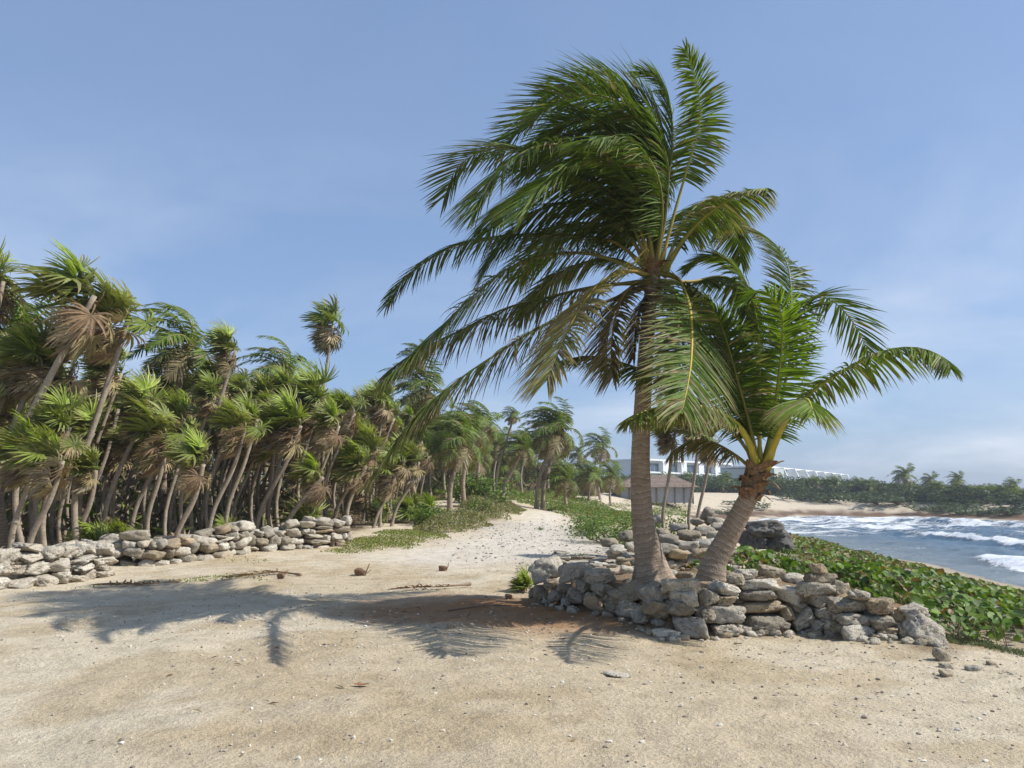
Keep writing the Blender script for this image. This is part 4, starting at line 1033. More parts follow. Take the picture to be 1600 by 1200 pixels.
def thatch(base, head, label, var, scale=1.0, group=None, parts=True, r=0.062, R=random.Random(1), skirt=1.0, name='thatch_palm', bow=0.0):
    base = np.asarray(base, float); head = np.asarray(head, float)
    root = tag(empty(name, tuple(base)), label, 'palm tree', group); h = head - base
    if h[2] > 0.35:
        b1 = h * 0.3 + np.array([-0.08 * h[2] + bow * 0.7, 0, 0]); b2 = h * 0.65 + np.array([-0.05 * h[2] + bow, 0, 0])
        trunk_geo([np.array([0, 0, -0.15]), b1, b2, h], ([0, .05, .12, .9, 1], [r * 1.5, r * 1.2, r, r * 0.95, r * 0.8]), 8 if parts else 6, 28 if parts else 10, 0.1, 0.05, 0.5).build('trunk', M['thin_trunk'], root)
    yaw = R.uniform(-0.45, 0.45); tl = (R.uniform(-0.12, 0.12), R.uniform(-0.12, 0.2), yaw)
    gm, dm, gj, dj = THATCH[var % len(THATCH)]
    if parts:
        for me in gm:
            f = put('fan_leaf', me, root); f.location = h; f.scale = (scale,) * 3; f.rotation_euler = tl
        for me in dm[:int(len(dm) * skirt)]:
            f = put('dead_leaf', me, root); f.location = h; f.scale = (scale,) * 3; f.rotation_euler = tl
    else:
        for me in (gj, dj) if skirt > 0 else (gj,):
            f = put(me.name.split('.')[0], me, root); f.location = h; f.scale = (scale,) * 3; f.rotation_euler = tl
    return root
# ------------------------------------------------------------------ the grove on the left
R = random.Random(77)
def gbase(u, Yd):
    x = (u - 800) / FPX * Yd * 1.0
    return np.array([x, Yd, tz(x, Yd)])
def base_u(u, Yd):
    """ground point in the column of photo pixel u at depth Yd"""
    z = 0.0
    for i in range(4):
        k = Yd * math.cos(PITCH) + (z - CAM_Z) * math.sin(PITCH)
        x = (u - 800) / FPX * k; z = tz(x, Yd)
    return np.array([x, Yd, z])
HAND = [  # base u, depth, head u, head v, scale, skirt, label
 (-20,17.2,148,462,1.62,1.0,'tallest thatch palm of the grove, long bare trunk leaning right, bushy wind-torn crown'),
 (122,18.6,200,500,1.25,1.0,'tall thatch palm just right of the tallest one, crown touching it'),
 (-70,17.0,6,440,1.0,0.8,'tall thatch palm cut by the left edge of the picture'),
 (18,17.0,58,712,0.95,0.9,'low thatch palm with bright fan leaves behind the left end of the short wall'),
 (38,16.6,98,720,0.9,0.8,'thatch palm with bright green crown over the pale short wall'),
 (76,17.6,108,668,0.9,1.0,'slim thatch palm beside the gap between the two walls'),
 (118,18.8,150,735,0.6,1.0,'thin thatch palm with hanging dry yellow leaves at the wall gap'),
 (166,20.0,232,640,0.95,1.0,'thatch palm with long bare trunk behind the start of the long wall'),
 (208,21.0,258,700,0.85,1.0,'thatch palm leaning right behind the middle of the long wall'),
 (266,18.5,318,725,0.95,1.0,'thatch palm growing in front of the long wall from the sand'),
 (322,21.5,384,668,0.95,1.0,'thatch palm leaning right just behind the long wall'),
 (352,22.5,402,655,0.8,1.0,'thatch palm with brown skirt behind the right half of the long wall'),
 (545,27.0,572,728,1.1,1.0,'thatch palm with heavy brown skirt at the right end of the long wall'),
 (582,29.0,618,742,0.95,1.0,'first of the clustered slim thatch palms by the track'),
 (594,29.5,634,718,0.95,1.0,'middle one of the clustered slim thatch palms by the track'),
 (610,30.0,655,722,0.9,1.0,'rightmost of the clustered slim thatch palms by the track'),
 (300,24.0,368,548,0.95,1.0,'tall thatch palm standing out above the canopy left of centre'),
 (502,38.0,520,508,1.55,1.0,'lone thin thatch palm high above the canopy against the sky'),
 (440,24.0,505,745,1.05,1.0,'thatch palm with broad bright fans above the right part of the long wall'),
 (520,28.0,588,705,1.15,1.0,'thatch palm with brilliant green fans next to the drooping brown frond tip'),
 (395,24.0,470,665,1.1,1.0,'thatch palm in mid canopy over the right part of the long wall'),
]
for i, (bu, Yd, hu, hv, sc, sk, lab) in enumerate(HAND):
    thatch(base_u(bu, Yd), at(hu, hv, Yd + R.uniform(-0.2, 0.2)), lab, i, sc * 0.88, None, True, 0.062 + 0.012 * (sc > 1), R, sk, bow=R.uniform(-0.1, 0.2))
FANS = [(150,19.0,0.75,'trunkless young fan palm with dark leaves behind the long wall start'),(195,20.0,0.7,'trunkless young fan palm with yellow-green leaves behind the long wall'),(352,22.4,0.55,'small upright young fan palm by the long wall'),
 (488,24.6,1.05,'large trunkless fan palm spilling over the right end of the long wall'),(600,30.5,0.8,'low young fan palm at the foot of the clustered slim palms'),(645,32,0.95,'low young fan palm beside the scrub by the track'),(676,33,1.0,'upright low fan palm between scrub and coconut trunk')]
for i, (u, Yd, sc, lab) in enumerate(FANS):
    b = base_u(u, Yd); thatch(b, b + np.array([0.1, 0, 0.25]), lab, i + 3, sc, None, True, 0.06, R, 0.0, 'young_fan_palm')
# seedling at the left foot of the ring wall
b = g(829, 925); thatch(b, b + np.array([0, 0, 0.05]), 'tiny dark palm seedling at the left end of the ring wall', 2, 0.30, None, True, 0.03, R, 0.0, 'palm_seedling')
top_u = [-200, 0, 80, 230, 300, 420, 520, 600, 680, 740]
top_v = [470, 505, 520, 530, 545, 565, 600, 600, 610, 650]
placed = [(float(o.location.x), float(o.location.y)) for o in bpy.data.objects if o.name.startswith('thatch_palm')]
n_f = 0; tries = 0
def GL(u, Yd):
    a = 'behind the short pale wall' if u < 140 else 'behind the left half of the long wall' if u < 340 else 'behind the right half of the long wall' if u < 545 else 'past the right end of the long wall'
    return ('thatch palm near the front of the grove ' if Yd < 24 else 'thatch palm deep in the grove, ' if Yd < 34 else 'thatch palm at the back of the grove, ') + a
while n_f < 330 and tries < 14000:
    tries += 1
    Yd = 17.8 + 32 * R.random() ** 1.35; u = R.uniform(-170, 725) if R.random() < 0.75 else R.uniform(470, 740)
    b = base_u(u, Yd)
    e = float(sdf(np.array([b[0]]), np.array([b[1]]), FOREST)[0])
    if e < 0.25: continue
    if any((b[0] - x) ** 2 + (b[1] - y) ** 2 < (0.34 + 0.011 * Yd) ** 2 for x, y in placed): continue
    uh = u + R.uniform(5, 75) * 18 / Yd
    tv = np.interp(uh, top_u, top_v)
    zt = at(uh, tv, Yd)[2]
    zh = min((R.uniform(2.4, 4.8) if u < 470 else R.uniform(0.9, 4.4)) + 0.05 * (Yd - 18) + b[2], zt - 0.75)
    if zh - b[2] < (1.6 if u < 470 else 0.5): continue
    x_h = at(uh, 650, Yd)[0]
    thatch(b, (x_h, Yd + R.uniform(-0.4, 0.4), zh), GL(u, Yd), R.randrange(9), R.choice([0.6, 0.7, 0.8, 0.9, 1.0]) * R.uniform(0.92, 1.08) * (1.25 if u > 470 else 1.0), 'thatch palms inside the grove', Yd < 20.8, R.uniform(0.05, 0.07), R, 1.0, bow=R.uniform(-0.2, 0.25))
    placed.append((b[0], b[1])); n_f += 1
# three slim palms on the rubble wall
for i, (bu, hu, hv, Yd, lab) in enumerate([(1047,1055,674,20.6,'leftmost of the three slim pale-trunked palms on the rubble wall'),(1088,1094,676,20.4,'middle of the three slim pale-trunked palms on the rubble wall'),(1096,1114,690,20.9,'rightmost, bent slim palm on the rubble wall, touching the middle one')]):
    t = thatch(base_u(bu, Yd), at(hu, hv, Yd), lab, i + 2, 0.6, None, True, 0.043, R, 1.0, bow=0.05)
# coconut palms down the track
CC = [(703,38,722,694,0.80,0,'coconut palm with a thick leaning foot at the track side',True),(726,41,738,676,0.7,1,'thin coconut palm right behind the one with the thick foot',True),
 (776,48,803,650,0.34,2,'thin coconut trunk with only a small tuft of leaves on top',True),(783,48,816,704,0.62,3,'leaning coconut palm sharing its foot with the small-tufted trunk',True),
 (838,50,868,676,1.0,0,'large wind-combed coconut palm, left of two trunks at the track end',True),(848,50.4,876,672,0.95,1,'large wind-combed coconut palm, right of two trunks at the track end',True),
 (752,54,757,664,0.95,2,'full coconut palm behind the small-tufted trunk',True),(888,49,884,752,0.62,3,'stubby young coconut palm right of the twin trunks',True),
 (648,46,668,612,1.05,1,'coconut palm rising over the canopy behind the hanging brown frond',True),(640,52,655,560,0.6,3,'small far coconut crown just above the canopy left of the big palm fronds',True),
 (262,26,292,545,0.85,2,'coconut palm with long combed fronds above the grove canopy at left',True),(418,36,446,588,0.9,0,'coconut palm among the canopy left of the lone thin palm',True),(10,20,30,520,0.75,3,'coconut palm with pale feathery frond at the left edge',True),
 (938,95,942,700,1.15,1,'dark coconut palm alone against the sky beside the thick trunk',False),(922,74,924,744,0.9,2,'short coconut palm at the end of the green verge',False),(955,84,956,746,1.0,3,'coconut palm standing next to the thatched hut',False)]
for (bu, Yd, hu, hv, sc, var, lab, pr) in CC:
    coconut(base_u(bu, Yd), at(hu, hv, Yd), lab, var, sc, None, pr, 0.13 if sc > 0.5 else 0.09, R)
for i in range(120):
    u = R.uniform(640, 985); Yd = R.uniform(54, 104)
    hv = np.interp(u, [640, 760, 850, 910, 985], [670, 690, 705, 725, 735]) + R.uniform(-14, 40)
    b = base_u(u - 4, Yd)
    if sdf(b[:1], b[1:2], FOREST)[0] < -1.5: continue
    coconut(b, at(u, hv, Yd), 'windblown coconut palm in the thicket beyond the track', R.randrange(4), R.uniform(0.7, 1.05), 'coconut palms in the far thicket', False, 0.12, R)

# ------------------------------------------------------------------ leafy ground cover
def leaf_cloud(P, Nrm, size, cols, rs, round_=False, aspect=0.5):
    """small leaf faces at points P facing Nrm"""
    n = len(P); Nn = nrm(Nrm); a = nrm(np.cross(Nn, nrm(rs.normal(size=(n, 3))))); b = np.cross(Nn, a)
    if round_:
        th = np.linspace(0, 2 * np.pi, 8, endpoint=False)
        ring = np.stack([np.cos(th), np.sin(th)], -1)
        rim = P[:, None] + size[:, None, None] * (ring[None, :, :1] * a[:, None] + ring[None, :, 1:] * b[:, None] * 0.92 + Nn[:, None] * (0.16 * np.abs(ring[None, :, 1:]) + 0.05 * rs.rand(n, 8, 1)))
        V = np.concatenate([P[:, None], rim], 1); m = 9
        F = np.array([[0, 1 + k, 1 + (k + 1) % 8] for k in range(8)])
        cc = np.repeat(cols[:, None], 9, 1); cc[:, 0] *= 1.15
    else:
        V = np.stack([P - a * size[:, None], P - b * size[:, None] * aspect + Nn * size[:, None] * 0.15, P + a * size[:, None], P + b * size[:, None] * aspect + Nn * size[:, None] * 0.15], 1); m = 4
        F = np.array([[0, 1, 2, 3]]); cc = np.repeat(cols[:, None], 4, 1)
    Fa = (F[None] + (np.arange(n) * m)[:, None, None]).reshape(-1, F.shape[1])
    mb = MB(); mb.add(V.reshape(-1, 3), Fa, cc.reshape(-1, 3)); return mb
rs = np.random.RandomState(91)
def pick(cols, n, j=0.25):
    c = np.asarray(cols)[rs.randint(0, len(cols), n)]; return c * rs.uniform(1 - j, 1 + j, (n, 1))
SG = np.array([(4.75,9.75),(5.7,9.35),(7.2,9.9),(9.5,11.2),(12.6,14.2),(13.6,20),(15.2,28),(16.6,36),(18.2,47),(15.6,47),(12.4,36),(9.6,26),(7.2,19.6),(5.9,17.2),(5.0,16.2),(4.0,15.2),(3.1,13.9),(2.75,12.6),(3.5,12.2),(4.2,11.6),(4.7,10.8)])
def poly_points(P, n):
    lo, hi = P.min(0), P.max(0)
    x = rs.uniform(lo[0], hi[0], n); y = rs.uniform(lo[1], hi[1], n)
    k = inside(x, y, P); return x[k], y[k]
x, y = poly_points(SG, 150000)
ed = sdf(x, y, SG)
dens = np.interp(y, [9, 14, 25, 47], [0.95, 0.6, 0.32, 0.14])
k = rs.rand(len(x)) < dens * smooth(-0.02, 0.5, ed + 1.3 * (fbm(x * 1.3, y * 1.3, 3, 47) - 0.45)); x, y, ed = x[k], y[k], ed[k]
lay = rs.rand(len(x))
hh_ = (0.10 + 0.48 * fbm(x * 0.9, y * 0.9, 3, 44)) * smooth(-0.1, 0.7, ed) + 0.03
z = terrain(x, y) + hh_ * (0.35 + 0.65 * lay ** 0.5)
nr = np.stack([rs.normal(0.15, 0.55, len(x)), rs.normal(-0.25, 0.55, len(x)), np.full(len(x), 0.75)], -1)
cg = pick([(0.10,0.175,0.022),(0.13,0.215,0.025),(0.17,0.25,0.03),(0.07,0.125,0.022)], len(x))
redk = (rs.rand(len(x)) < 0.10 + 0.35 * smooth(12, 22, y + x * 0.6 - 6))
dk_ = rs.rand(len(x)) < 0.05; cg[dk_] = pick([(0.20,0.13,0.07),(0.28,0.20,0.11)], dk_.sum())
cg[redk] = pick([(0.17,0.12,0.03),(0.20,0.17,0.04),(0.15,0.09,0.035)], redk.sum())
sz = (0.024 + 0.052 * rs.rand(len(x))) * np.interp(y, [9, 20, 45], [1, 1.15, 1.6])
tag(leaf_cloud(np.stack([x, y, z], -1), nr, sz, cg, rs, True).build('sea_grape_cover', M['grape'], None, False), 'glossy round-leaved sea grape covering the slope down to the beach', 'ground cover', kind='stuff')
# stems under the leaves
x, y = poly_points(SG, 9000); k = y < 24; x, y = x[k], y[k]; mb = MB()
for xx, yy in list(zip(x, y))[:1500]:
    zz = tz(xx, yy); q = rs.normal(0, 0.09, 2)
    mb.tube([(xx, yy, zz - 0.02), (xx + q[0] * 0.5, yy + q[1] * 0.5, zz + 0.12), (xx + q[0], yy + q[1], zz + 0.28)], [0.006, 0.005, 0.003], 3, (0.16, 0.10, 0.06), cap=False)
tag(mb.build('sea_grape_stems', M['rachis']), 'thin brown stems under the round-leaved shore cover', 'ground cover', kind='stuff')

def cover(px, n, h, size, cols, name, label, seedn, world_=False, upk=0.5, aspect=0.4, lumps=0.5, mat='bush'):
    P = np.asarray(px, float) if world_ else np.array([hit(u, v)[:2] for u, v in px])
    x, y = poly_points(P, n * 3); ed = sdf(x, y, P)
    k = (rs.rand(len(x)) < 0.75 * smooth(-0.1, 0.8, ed + (fbm(x * 0.8, y * 0.8, 3, seedn) - 0.5) * 2.2)); x, y, ed = x[k][:n], y[k][:n], ed[k][:n]
    lay = rs.rand(len(x)); f = fbm(x * lumps, y * lumps, 3, seedn + 1)
    hh = h * np.clip(2.2 * (f - 0.28), 0.08, 1.3) * smooth(-0.1, 0.9, ed)
    z = terrain(x, y) + 0.01 + hh * lay ** 0.6
    nr = np.stack([rs.normal(0, 0.7, len(x)), rs.normal(-0.2, 0.7, len(x)), np.full(len(x), upk)], -1)
    c = pick(cols, len(x)); tone = fbm(x * 0.7, y * 0.7, 3, seedn + 2)
    s = rs.uniform(0.6, 1.3, len(x)) * size
    return tag(leaf_cloud(np.stack([x, y, z], -1), nr, s, c, rs, False, aspect).build(name, M[mat], None, False), label, 'ground cover', kind='stuff')
LOWG = [(0.18,0.21,0.04),(0.23,0.235,0.05),(0.14,0.175,0.04)]
SCR = [(0.23,0.21,0.10),(0.28,0.225,0.14),(0.17,0.19,0.07),(0.30,0.25,0.16)]
BRG = [(0.11,0.185,0.025),(0.16,0.235,0.035),(0.08,0.14,0.025)]
cover([(500,862),(560,868),(640,858),(705,842),(690,826),(600,828),(552,842)], 7000, 0.10, 0.035, LOWG, 'short_grass', 'short yellow-green grass between the long wall and the track', 200)
cover([(640,836),(700,838),(760,824),(812,806),(824,797),(800,788),(740,790),(690,800),(648,815)], 22000, 0.7, 0.06, SCR + LOWG, 'dry_scrub', 'grey-green dry scrub bank on the left of the track', 210, lumps=0.4)
cover([(730,792),(800,790),(812,782),(770,770),(720,772)], 6000, 0.7, 0.08, SCR + BRG[:1], 'dune_scrub', 'straw-coloured scrub hump at the track bend', 215, lumps=0.3)
VERGE = [(3.0,44),(4.2,38),(6.5,40),(8.8,50),(10.5,66),(9,80),(2,84),(-3,70),(-1.5,58),(1.6,52)]
cover(VERGE, 26000, 0.55, 0.09, BRG + BRG + LOWG + [(0.2,0.15,0.05)], 'beach_creeper', 'bright green creeper beyond the track bend towards the beach', 220, True, lumps=0.25)
cover([(882,838),(905,848),(960,850),(1000,846),(1004,810),(985,800),(930,806),(895,818)], 9000, 0.55, 0.055, BRG + LOWG[:1], 'low_thicket', 'green thicket between the track and the rubble wall', 230, lumps=0.6)
cover([(870,806),(900,815),(985,800),(1000,780),(960,783),(900,795)], 9000, 0.4, 0.07, SCR + BRG, 'verge_scrub', 'mixed brown and green scrub on the right of the track', 233, lumps=0.4)
cover([(1010,806),(1075,808),(1090,790),(1050,778),(1010,782)], 7000, 0.9, 0.08, BRG + SCR, 'beach_thicket', 'green thicket behind the slim palms at the beach', 236, lumps=0.5)
cover([(60,922),(150,915),(300,912),(420,908),(405,895),(320,900),(260,908),(160,912)], 1100, 0.05, 0.028, LOWG, 'sand_weeds', 'sparse green weeds on the sand in front of the left walls', 240)
cover([(330,872),(420,905),(470,900),(400,868)], 300, 0.04, 0.025, LOWG, 'sand_weeds', 'thin scatter of weeds near the foot of the long wall', 243)
cover([(1440,1000),(1600,1030),(1600,1012),(1500,996)], 2500, 0.12, 0.03, [(0.17,0.18,0.10),(0.2,0.2,0.13),(0.12,0.15,0.05)], 'sand_weeds', 'grey-green weeds along the lower edge of the shore leaves', 246)
cover([(1575,1062),(1640,1066),(1640,1045),(1585,1048)], 500, 0.08, 0.022, LOWG, 'weed_tuft', 'green weed tuft at the right edge of the sand', 249)
cover([(895,872),(925,873),(925,862),(898,862)], 300, 0.12, 0.03, LOWG, 'weed_tuft', 'yellow-green weed tuft among stones behind the ring wall', 252)
cover([(945,868),(975,868),(972,858),(950,858)], 260, 0.10, 0.03, LOWG, 'weed_tuft', 'second weed tuft left of the thick trunk', 255)
# litter of dry leaves on the grove floor
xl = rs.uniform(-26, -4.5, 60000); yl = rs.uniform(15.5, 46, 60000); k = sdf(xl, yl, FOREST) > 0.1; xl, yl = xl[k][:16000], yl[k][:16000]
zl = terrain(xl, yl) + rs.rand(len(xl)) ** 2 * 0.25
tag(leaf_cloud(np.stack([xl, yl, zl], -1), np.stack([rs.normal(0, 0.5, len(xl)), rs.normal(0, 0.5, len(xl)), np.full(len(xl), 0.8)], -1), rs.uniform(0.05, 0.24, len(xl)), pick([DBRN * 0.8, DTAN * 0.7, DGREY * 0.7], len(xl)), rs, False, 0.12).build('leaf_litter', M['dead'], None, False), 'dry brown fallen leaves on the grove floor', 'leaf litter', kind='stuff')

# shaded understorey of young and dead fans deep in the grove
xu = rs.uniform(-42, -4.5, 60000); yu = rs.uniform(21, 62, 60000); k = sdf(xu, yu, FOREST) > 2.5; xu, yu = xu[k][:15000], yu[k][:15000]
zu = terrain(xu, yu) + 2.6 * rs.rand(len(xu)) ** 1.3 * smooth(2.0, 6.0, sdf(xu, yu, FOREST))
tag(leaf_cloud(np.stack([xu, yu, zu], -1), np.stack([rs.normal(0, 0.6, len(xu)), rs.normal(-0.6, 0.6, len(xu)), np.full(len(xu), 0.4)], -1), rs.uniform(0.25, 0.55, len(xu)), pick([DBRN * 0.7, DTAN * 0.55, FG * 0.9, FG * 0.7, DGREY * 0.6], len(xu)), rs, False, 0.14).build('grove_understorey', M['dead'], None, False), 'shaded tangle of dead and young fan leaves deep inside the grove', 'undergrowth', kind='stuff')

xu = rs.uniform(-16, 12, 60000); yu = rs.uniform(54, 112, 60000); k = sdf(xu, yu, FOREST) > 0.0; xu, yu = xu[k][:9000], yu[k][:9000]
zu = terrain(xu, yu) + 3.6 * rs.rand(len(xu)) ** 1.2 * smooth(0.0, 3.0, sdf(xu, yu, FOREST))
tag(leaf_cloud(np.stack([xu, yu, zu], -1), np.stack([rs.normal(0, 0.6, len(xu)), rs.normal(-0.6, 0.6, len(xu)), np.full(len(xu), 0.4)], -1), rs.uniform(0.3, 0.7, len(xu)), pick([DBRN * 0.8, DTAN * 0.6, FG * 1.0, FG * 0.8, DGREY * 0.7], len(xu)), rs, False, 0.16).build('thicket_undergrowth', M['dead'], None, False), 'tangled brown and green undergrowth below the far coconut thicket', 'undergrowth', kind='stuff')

# scraps of dry leaf and drift weed trodden into the sand
xs_ = np.concatenate([rs.normal(0.2, 1.8, 420), rs.uniform(-9, 7, 260)]); ys_ = np.concatenate([rs.normal(10.6, 1.2, 420), rs.uniform(4.2, 15, 260)])
k = sdf(xs_, ys_, MOUND) < -0.15; xs_, ys_ = xs_[k], ys_[k]
tag(leaf_cloud(np.stack([xs_, ys_, terrain(xs_, ys_) + 0.008], -1), np.stack([rs.normal(0, 0.25, len(xs_)), rs.normal(0, 0.25, len(xs_)), np.full(len(xs_), 1.0)], -1), 0.012 + 0.05 * rs.rand(len(xs_)) ** 3, pick([DBRN * 0.8, DTAN * 0.7, DBRN * 1.3, np.array([0.17, 0.08, 0.04])], len(xs_)), rs, False, 0.22).build('dry_scraps', M['dead'], None, False), 'brown scraps of dry leaf strewn over the sand', 'leaf litter', kind='stuff')

# single shrubs
def bush_mesh(seed, n, size, cols, aspect=0.45):
    r2 = np.random.RandomState(seed)
    cs = np.vstack([[0, 0, 0.45], r2.uniform(-0.55, 0.55, (9, 3)) * [1, 1, 0.5] + [0, 0, 0.5]])
    rr = r2.uniform(0.22, 0.45, len(cs)); rr[0] = 0.55
    w = r2.randint(0, len(cs), n); d = nrm(r2.normal(size=(n, 3)))
    P = cs[w] + d * (rr[w] * (0.55 + 0.5 * r2.rand(n)))[:, None]; P[:, 2] = np.maximum(P[:, 2], 0.02)
    c = np.asarray(cols)[r2.randint(0, len(cols), n)] * r2.uniform(0.7, 1.35, (n, 1))
    mb = leaf_cloud(P, d + r2.normal(0, 0.6, (n, 3)) + [0, 0, 0.3], r2.uniform(0.6, 1.3, n) * size, c, r2, False, aspect)
    for j in range(7):
        q = cs[j % len(cs)]; mb.tube([(0, 0, -0.05), q * 0.5 + r2.normal(0, 0.04, 3), q], [0.03, 0.02, 0.01], 4, (0.14, 0.10, 0.07))
    me = mb.mesh('crown', False); me.materials.append(M['bush']); return me
BUSH = [bush_mesh(40 + i, 900, 0.05, BRG if i % 2 else BRG + SCR[2:3]) for i in range(4)]
BUSHF = [bush_mesh(60 + i, 420, 0.085, [(0.045,0.075,0.02),(0.065,0.10,0.025),(0.085,0.11,0.04),(0.05,0.07,0.03)]) for i in range(5)]
for (u, Yd, sx_, sz_, lab) in [(655,31,1.3,0.9,'rounded green shrub at the foot of the low fan palms'),(748,37,1.0,0.8,'small dark green shrub on the scrub bank by the track'),(757,44,3.4,2.0,'broad feathery green bush behind the leaning coconut trunks'),(735,43,2.2,1.7,'green bush right of the thick-footed coconut palm'),
   (918,30,1.1,0.75,'green shrub on the track edge left of the rubble wall'),(945,27,1.7,0.95,'spreading yellow-green shrub close to the rubble wall'),(975,24.5,1.2,0.7,'green shrub touching the left of the thick palm trunk'),(902,38,0.6,0.4,'tiny dark bush on the edge of the track'),(1040,32,1.6,1.3,'olive bush behind the leftmost slim palm'),(1238,17.0,0.7,0.7,'pale feathery shrub beside the dark boulders')]:
    b = base_u(u, Yd); o = put('shrub', R.choice(BUSH)); o.location = b; o.scale = (sx_, sx_ * 0.9, sz_); o.rotation_euler = (0, 0, R.uniform(0, 6)); tag(o, lab, 'shrub')
b = g(772 + 74, 829)
o = put('weed', BUSH[1]); o.location = b; o.scale = (0.22, 0.2, 0.16); tag(o, 'single low weed in the middle of the sandy track', 'weed')
for u, Yd, s in [(980, 120, 3), (1165, 128, 3.5), (1140, 118, 2.6), (1290, 138, 4), (1345, 136, 5), (1372, 132, 4), (1405, 130, 4), (1250, 140, 4), (1530, 112, 3.5), (1575, 108, 3.5), (1460, 122, 4), (1500, 117, 4)]:
    b = base_u(u, Yd); o = put('shrub', R.choice(BUSHF)); o.location = b; o.scale = (s * 1.5, s, s * 0.42); tag(o, 'low green dune shrub on the far beach', 'shrub', 'dune shrubs on the far beach')

# far wood along the bay: one mass, with single palms standing out of it
mb = MB()
wood_px = [900, 985, 1100, 1200, 1300, 1400, 1500, 1600, 1720]
wood_t = [748, 742, 742, 744, 748, 754, 758, 766, 770]
wood_Y = [125, 140, 160, 158, 150, 140, 128, 115, 108]
bvs = []
for me in BUSHF:
    n = len(me.vertices); v = np.empty(n * 3, np.float32); me.vertices.foreach_get('co', v)
    c = np.empty(n * 4, np.float32); me.color_attributes['Col'].data.foreach_get('color', c)
    quads = np.array([list(p_.vertices) for p_ in me.polygons if len(p_.vertices) == 4]); bvs.append((v.reshape(-1, 3), c.reshape(-1, 4)[:, :3], quads))
for i in range(420):
    u = R.uniform(895, 1720); row = R.random()
    Yd = np.interp(u, wood_px, wood_Y) + row * 42 - 4
    b = base_u(u, Yd); top = at(u, np.interp(u, wood_px, wood_t) + R.uniform(0, 26) * (1 - row), Yd)[2]
    hgt_ = max(1.6, min(9, (top - b[2]))); wd = R.uniform(3.0, 5.5)
    v, c, q = R.choice(bvs); a = R.uniform(0, 6.28); ca, sa = math.cos(a), math.sin(a)
    vv = np.stack([(v[:, 0] * ca - v[:, 1] * sa) * wd, (v[:, 0] * sa + v[:, 1] * ca) * wd, v[:, 2] * hgt_], -1) + b
    mb.add(vv, q, c * R.uniform(0.8, 1.3))
tag(mb.build('coastal_wood', M['bush'], None, False), 'dark green scrub wood along the far side of the bay', 'wood', kind='stuff')
FARP_ = [(1415,743,1.15,'tallest coconut palm over the far wood across the bay'),(1497,750,0.8,'small-crowned palm on the far wood right of the tallest one'),(1584,760,0.75,'last palm of the far wood at the right edge'),(1455,751,0.85,'palm on the far wood just right of the tallest one'),(1340,755,0.7,'low palm left of the tallest one on the far shore'),(1215,750,0.8,'far palm right behind the leaning trunk')]
for (u, v, sc, lab) in FARP_:
    Yd = np.interp(u, wood_px, wood_Y) + 8; coconut(base_u(u, Yd), at(u, v, Yd), lab, -1 - R.randrange(4), sc, None, False, 0.16, R)
for i in range(130):
    u = R.uniform(960, 1660); Yd = np.interp(u, wood_px, wood_Y) + R.uniform(-3, 25)
    v = np.interp(u, wood_px, wood_t) + R.uniform(3, 26)
    b = base_u(u, Yd); h = at(u + R.uniform(-4, 4), v, Yd)
    if h[2] < b[2] + 1.2: h[2] = b[2] + 1.2
    coconut(b, h, 'small palm in the wood along the far shore', -1 - R.randrange(4), R.uniform(0.5, 0.8), 'palms in the far shore wood', False, 0.14, R)
# ------------------------------------------------------------------ hotel blocks and thatched hut
def local_box(mb, ox, ux, uy, c, size):
    """box in a building's own axes: along, back, up"""
    k = MB().box(c, size); V = np.vstack(k.V)
    W = ox + V[:, :1] * ux + V[:, 1:2] * uy + V[:, 2:] * np.array([0, 0, 1.0])
    mb.add(W, k.F[0])
def block(name, label, pL, pR, Yl, Yr, depth, low, windows, mat='render_white'):
    A = at(*pL, Yl); B = at(*pR, Yr); top = A[2]
    o = A.copy(); o[2] = low
    ux = nrm(np.array([B[0] - A[0], B[1] - A[1], 0])); uy = np.array([-ux[1], ux[0], 0])
    L = float(np.hypot(B[0] - A[0], B[1] - A[1])); H = top - low
    root = tag(empty(name, tuple(o)), label, 'building')
    z0 = np.zeros(3)
    def bx(nm, mt, c, size, par=root, rz=0):
        mb = MB(); local_box(mb, z0, ux, uy, c, size); return mb.build(nm, M[mt], par, False)
    return root, L, H, bx
root, L, H, bx = block('hotel_block', 'low white modern hotel block with square balcony windows behind the slim palms', (1006,719), (1142,727), 225, 259, 14, 4.0, None)
bx('wall', 'render_white', (L / 2, 7.6, H / 2), (L, 13, H))
bx('roof_slab', 'render_white', (L / 2, 7.0, H + 0.25), (L + 0.4, 14.4, 0.5))
nb = 5; pit = L / nb
for i in range(nb):
    cx = (i + 0.5) * pit
    bx('pier', 'render_white', (i * pit + 0.35, 0.2, H / 2), (pit * 0.30, 1.7, H))
    for fl in range(2):
        zc_ = H - 1.9 - fl * 3.4
        f = bx('window', 'render_grey', (cx + 0.6, 1.02, zc_), (pit * 0.66, 0.12, 2.5))
        for k in range(3):
            bx('pane', 'glass', (cx + 0.6 + (k - 1) * pit * 0.21, 0.93, zc_), (pit * 0.19, 0.06, 2.3), f)
        bx('floor_slab', 'render_white', (cx + 0.6, 0.35, zc_ - 1.55), (pit * 0.72, 1.5, 0.4))
bx('pier', 'render_white', (L - 0.3, 0.2, H / 2), (0.6, 1.7, H))
root, L, H, bx = block('hotel_wing', 'long white hotel wing with slanting balcony fins right of the leaning palm', (1205,729), (1332,743), 225, 320, 14, 3.0, None)
bx('wall', 'render_white', (L / 2 + 6, 8.6, H / 2 - 0.3), (L - 12, 13, H - 0.6))
bx('end_wall', 'render_grey', (5.0, 7.0, H / 2 - 0.2), (10.0, 15.6, H - 0.4))
bx('roof_slab', 'render_white', (L / 2, 8.4, H + 0.1), (L + 0.6, 13.6, 0.5))
n = 8
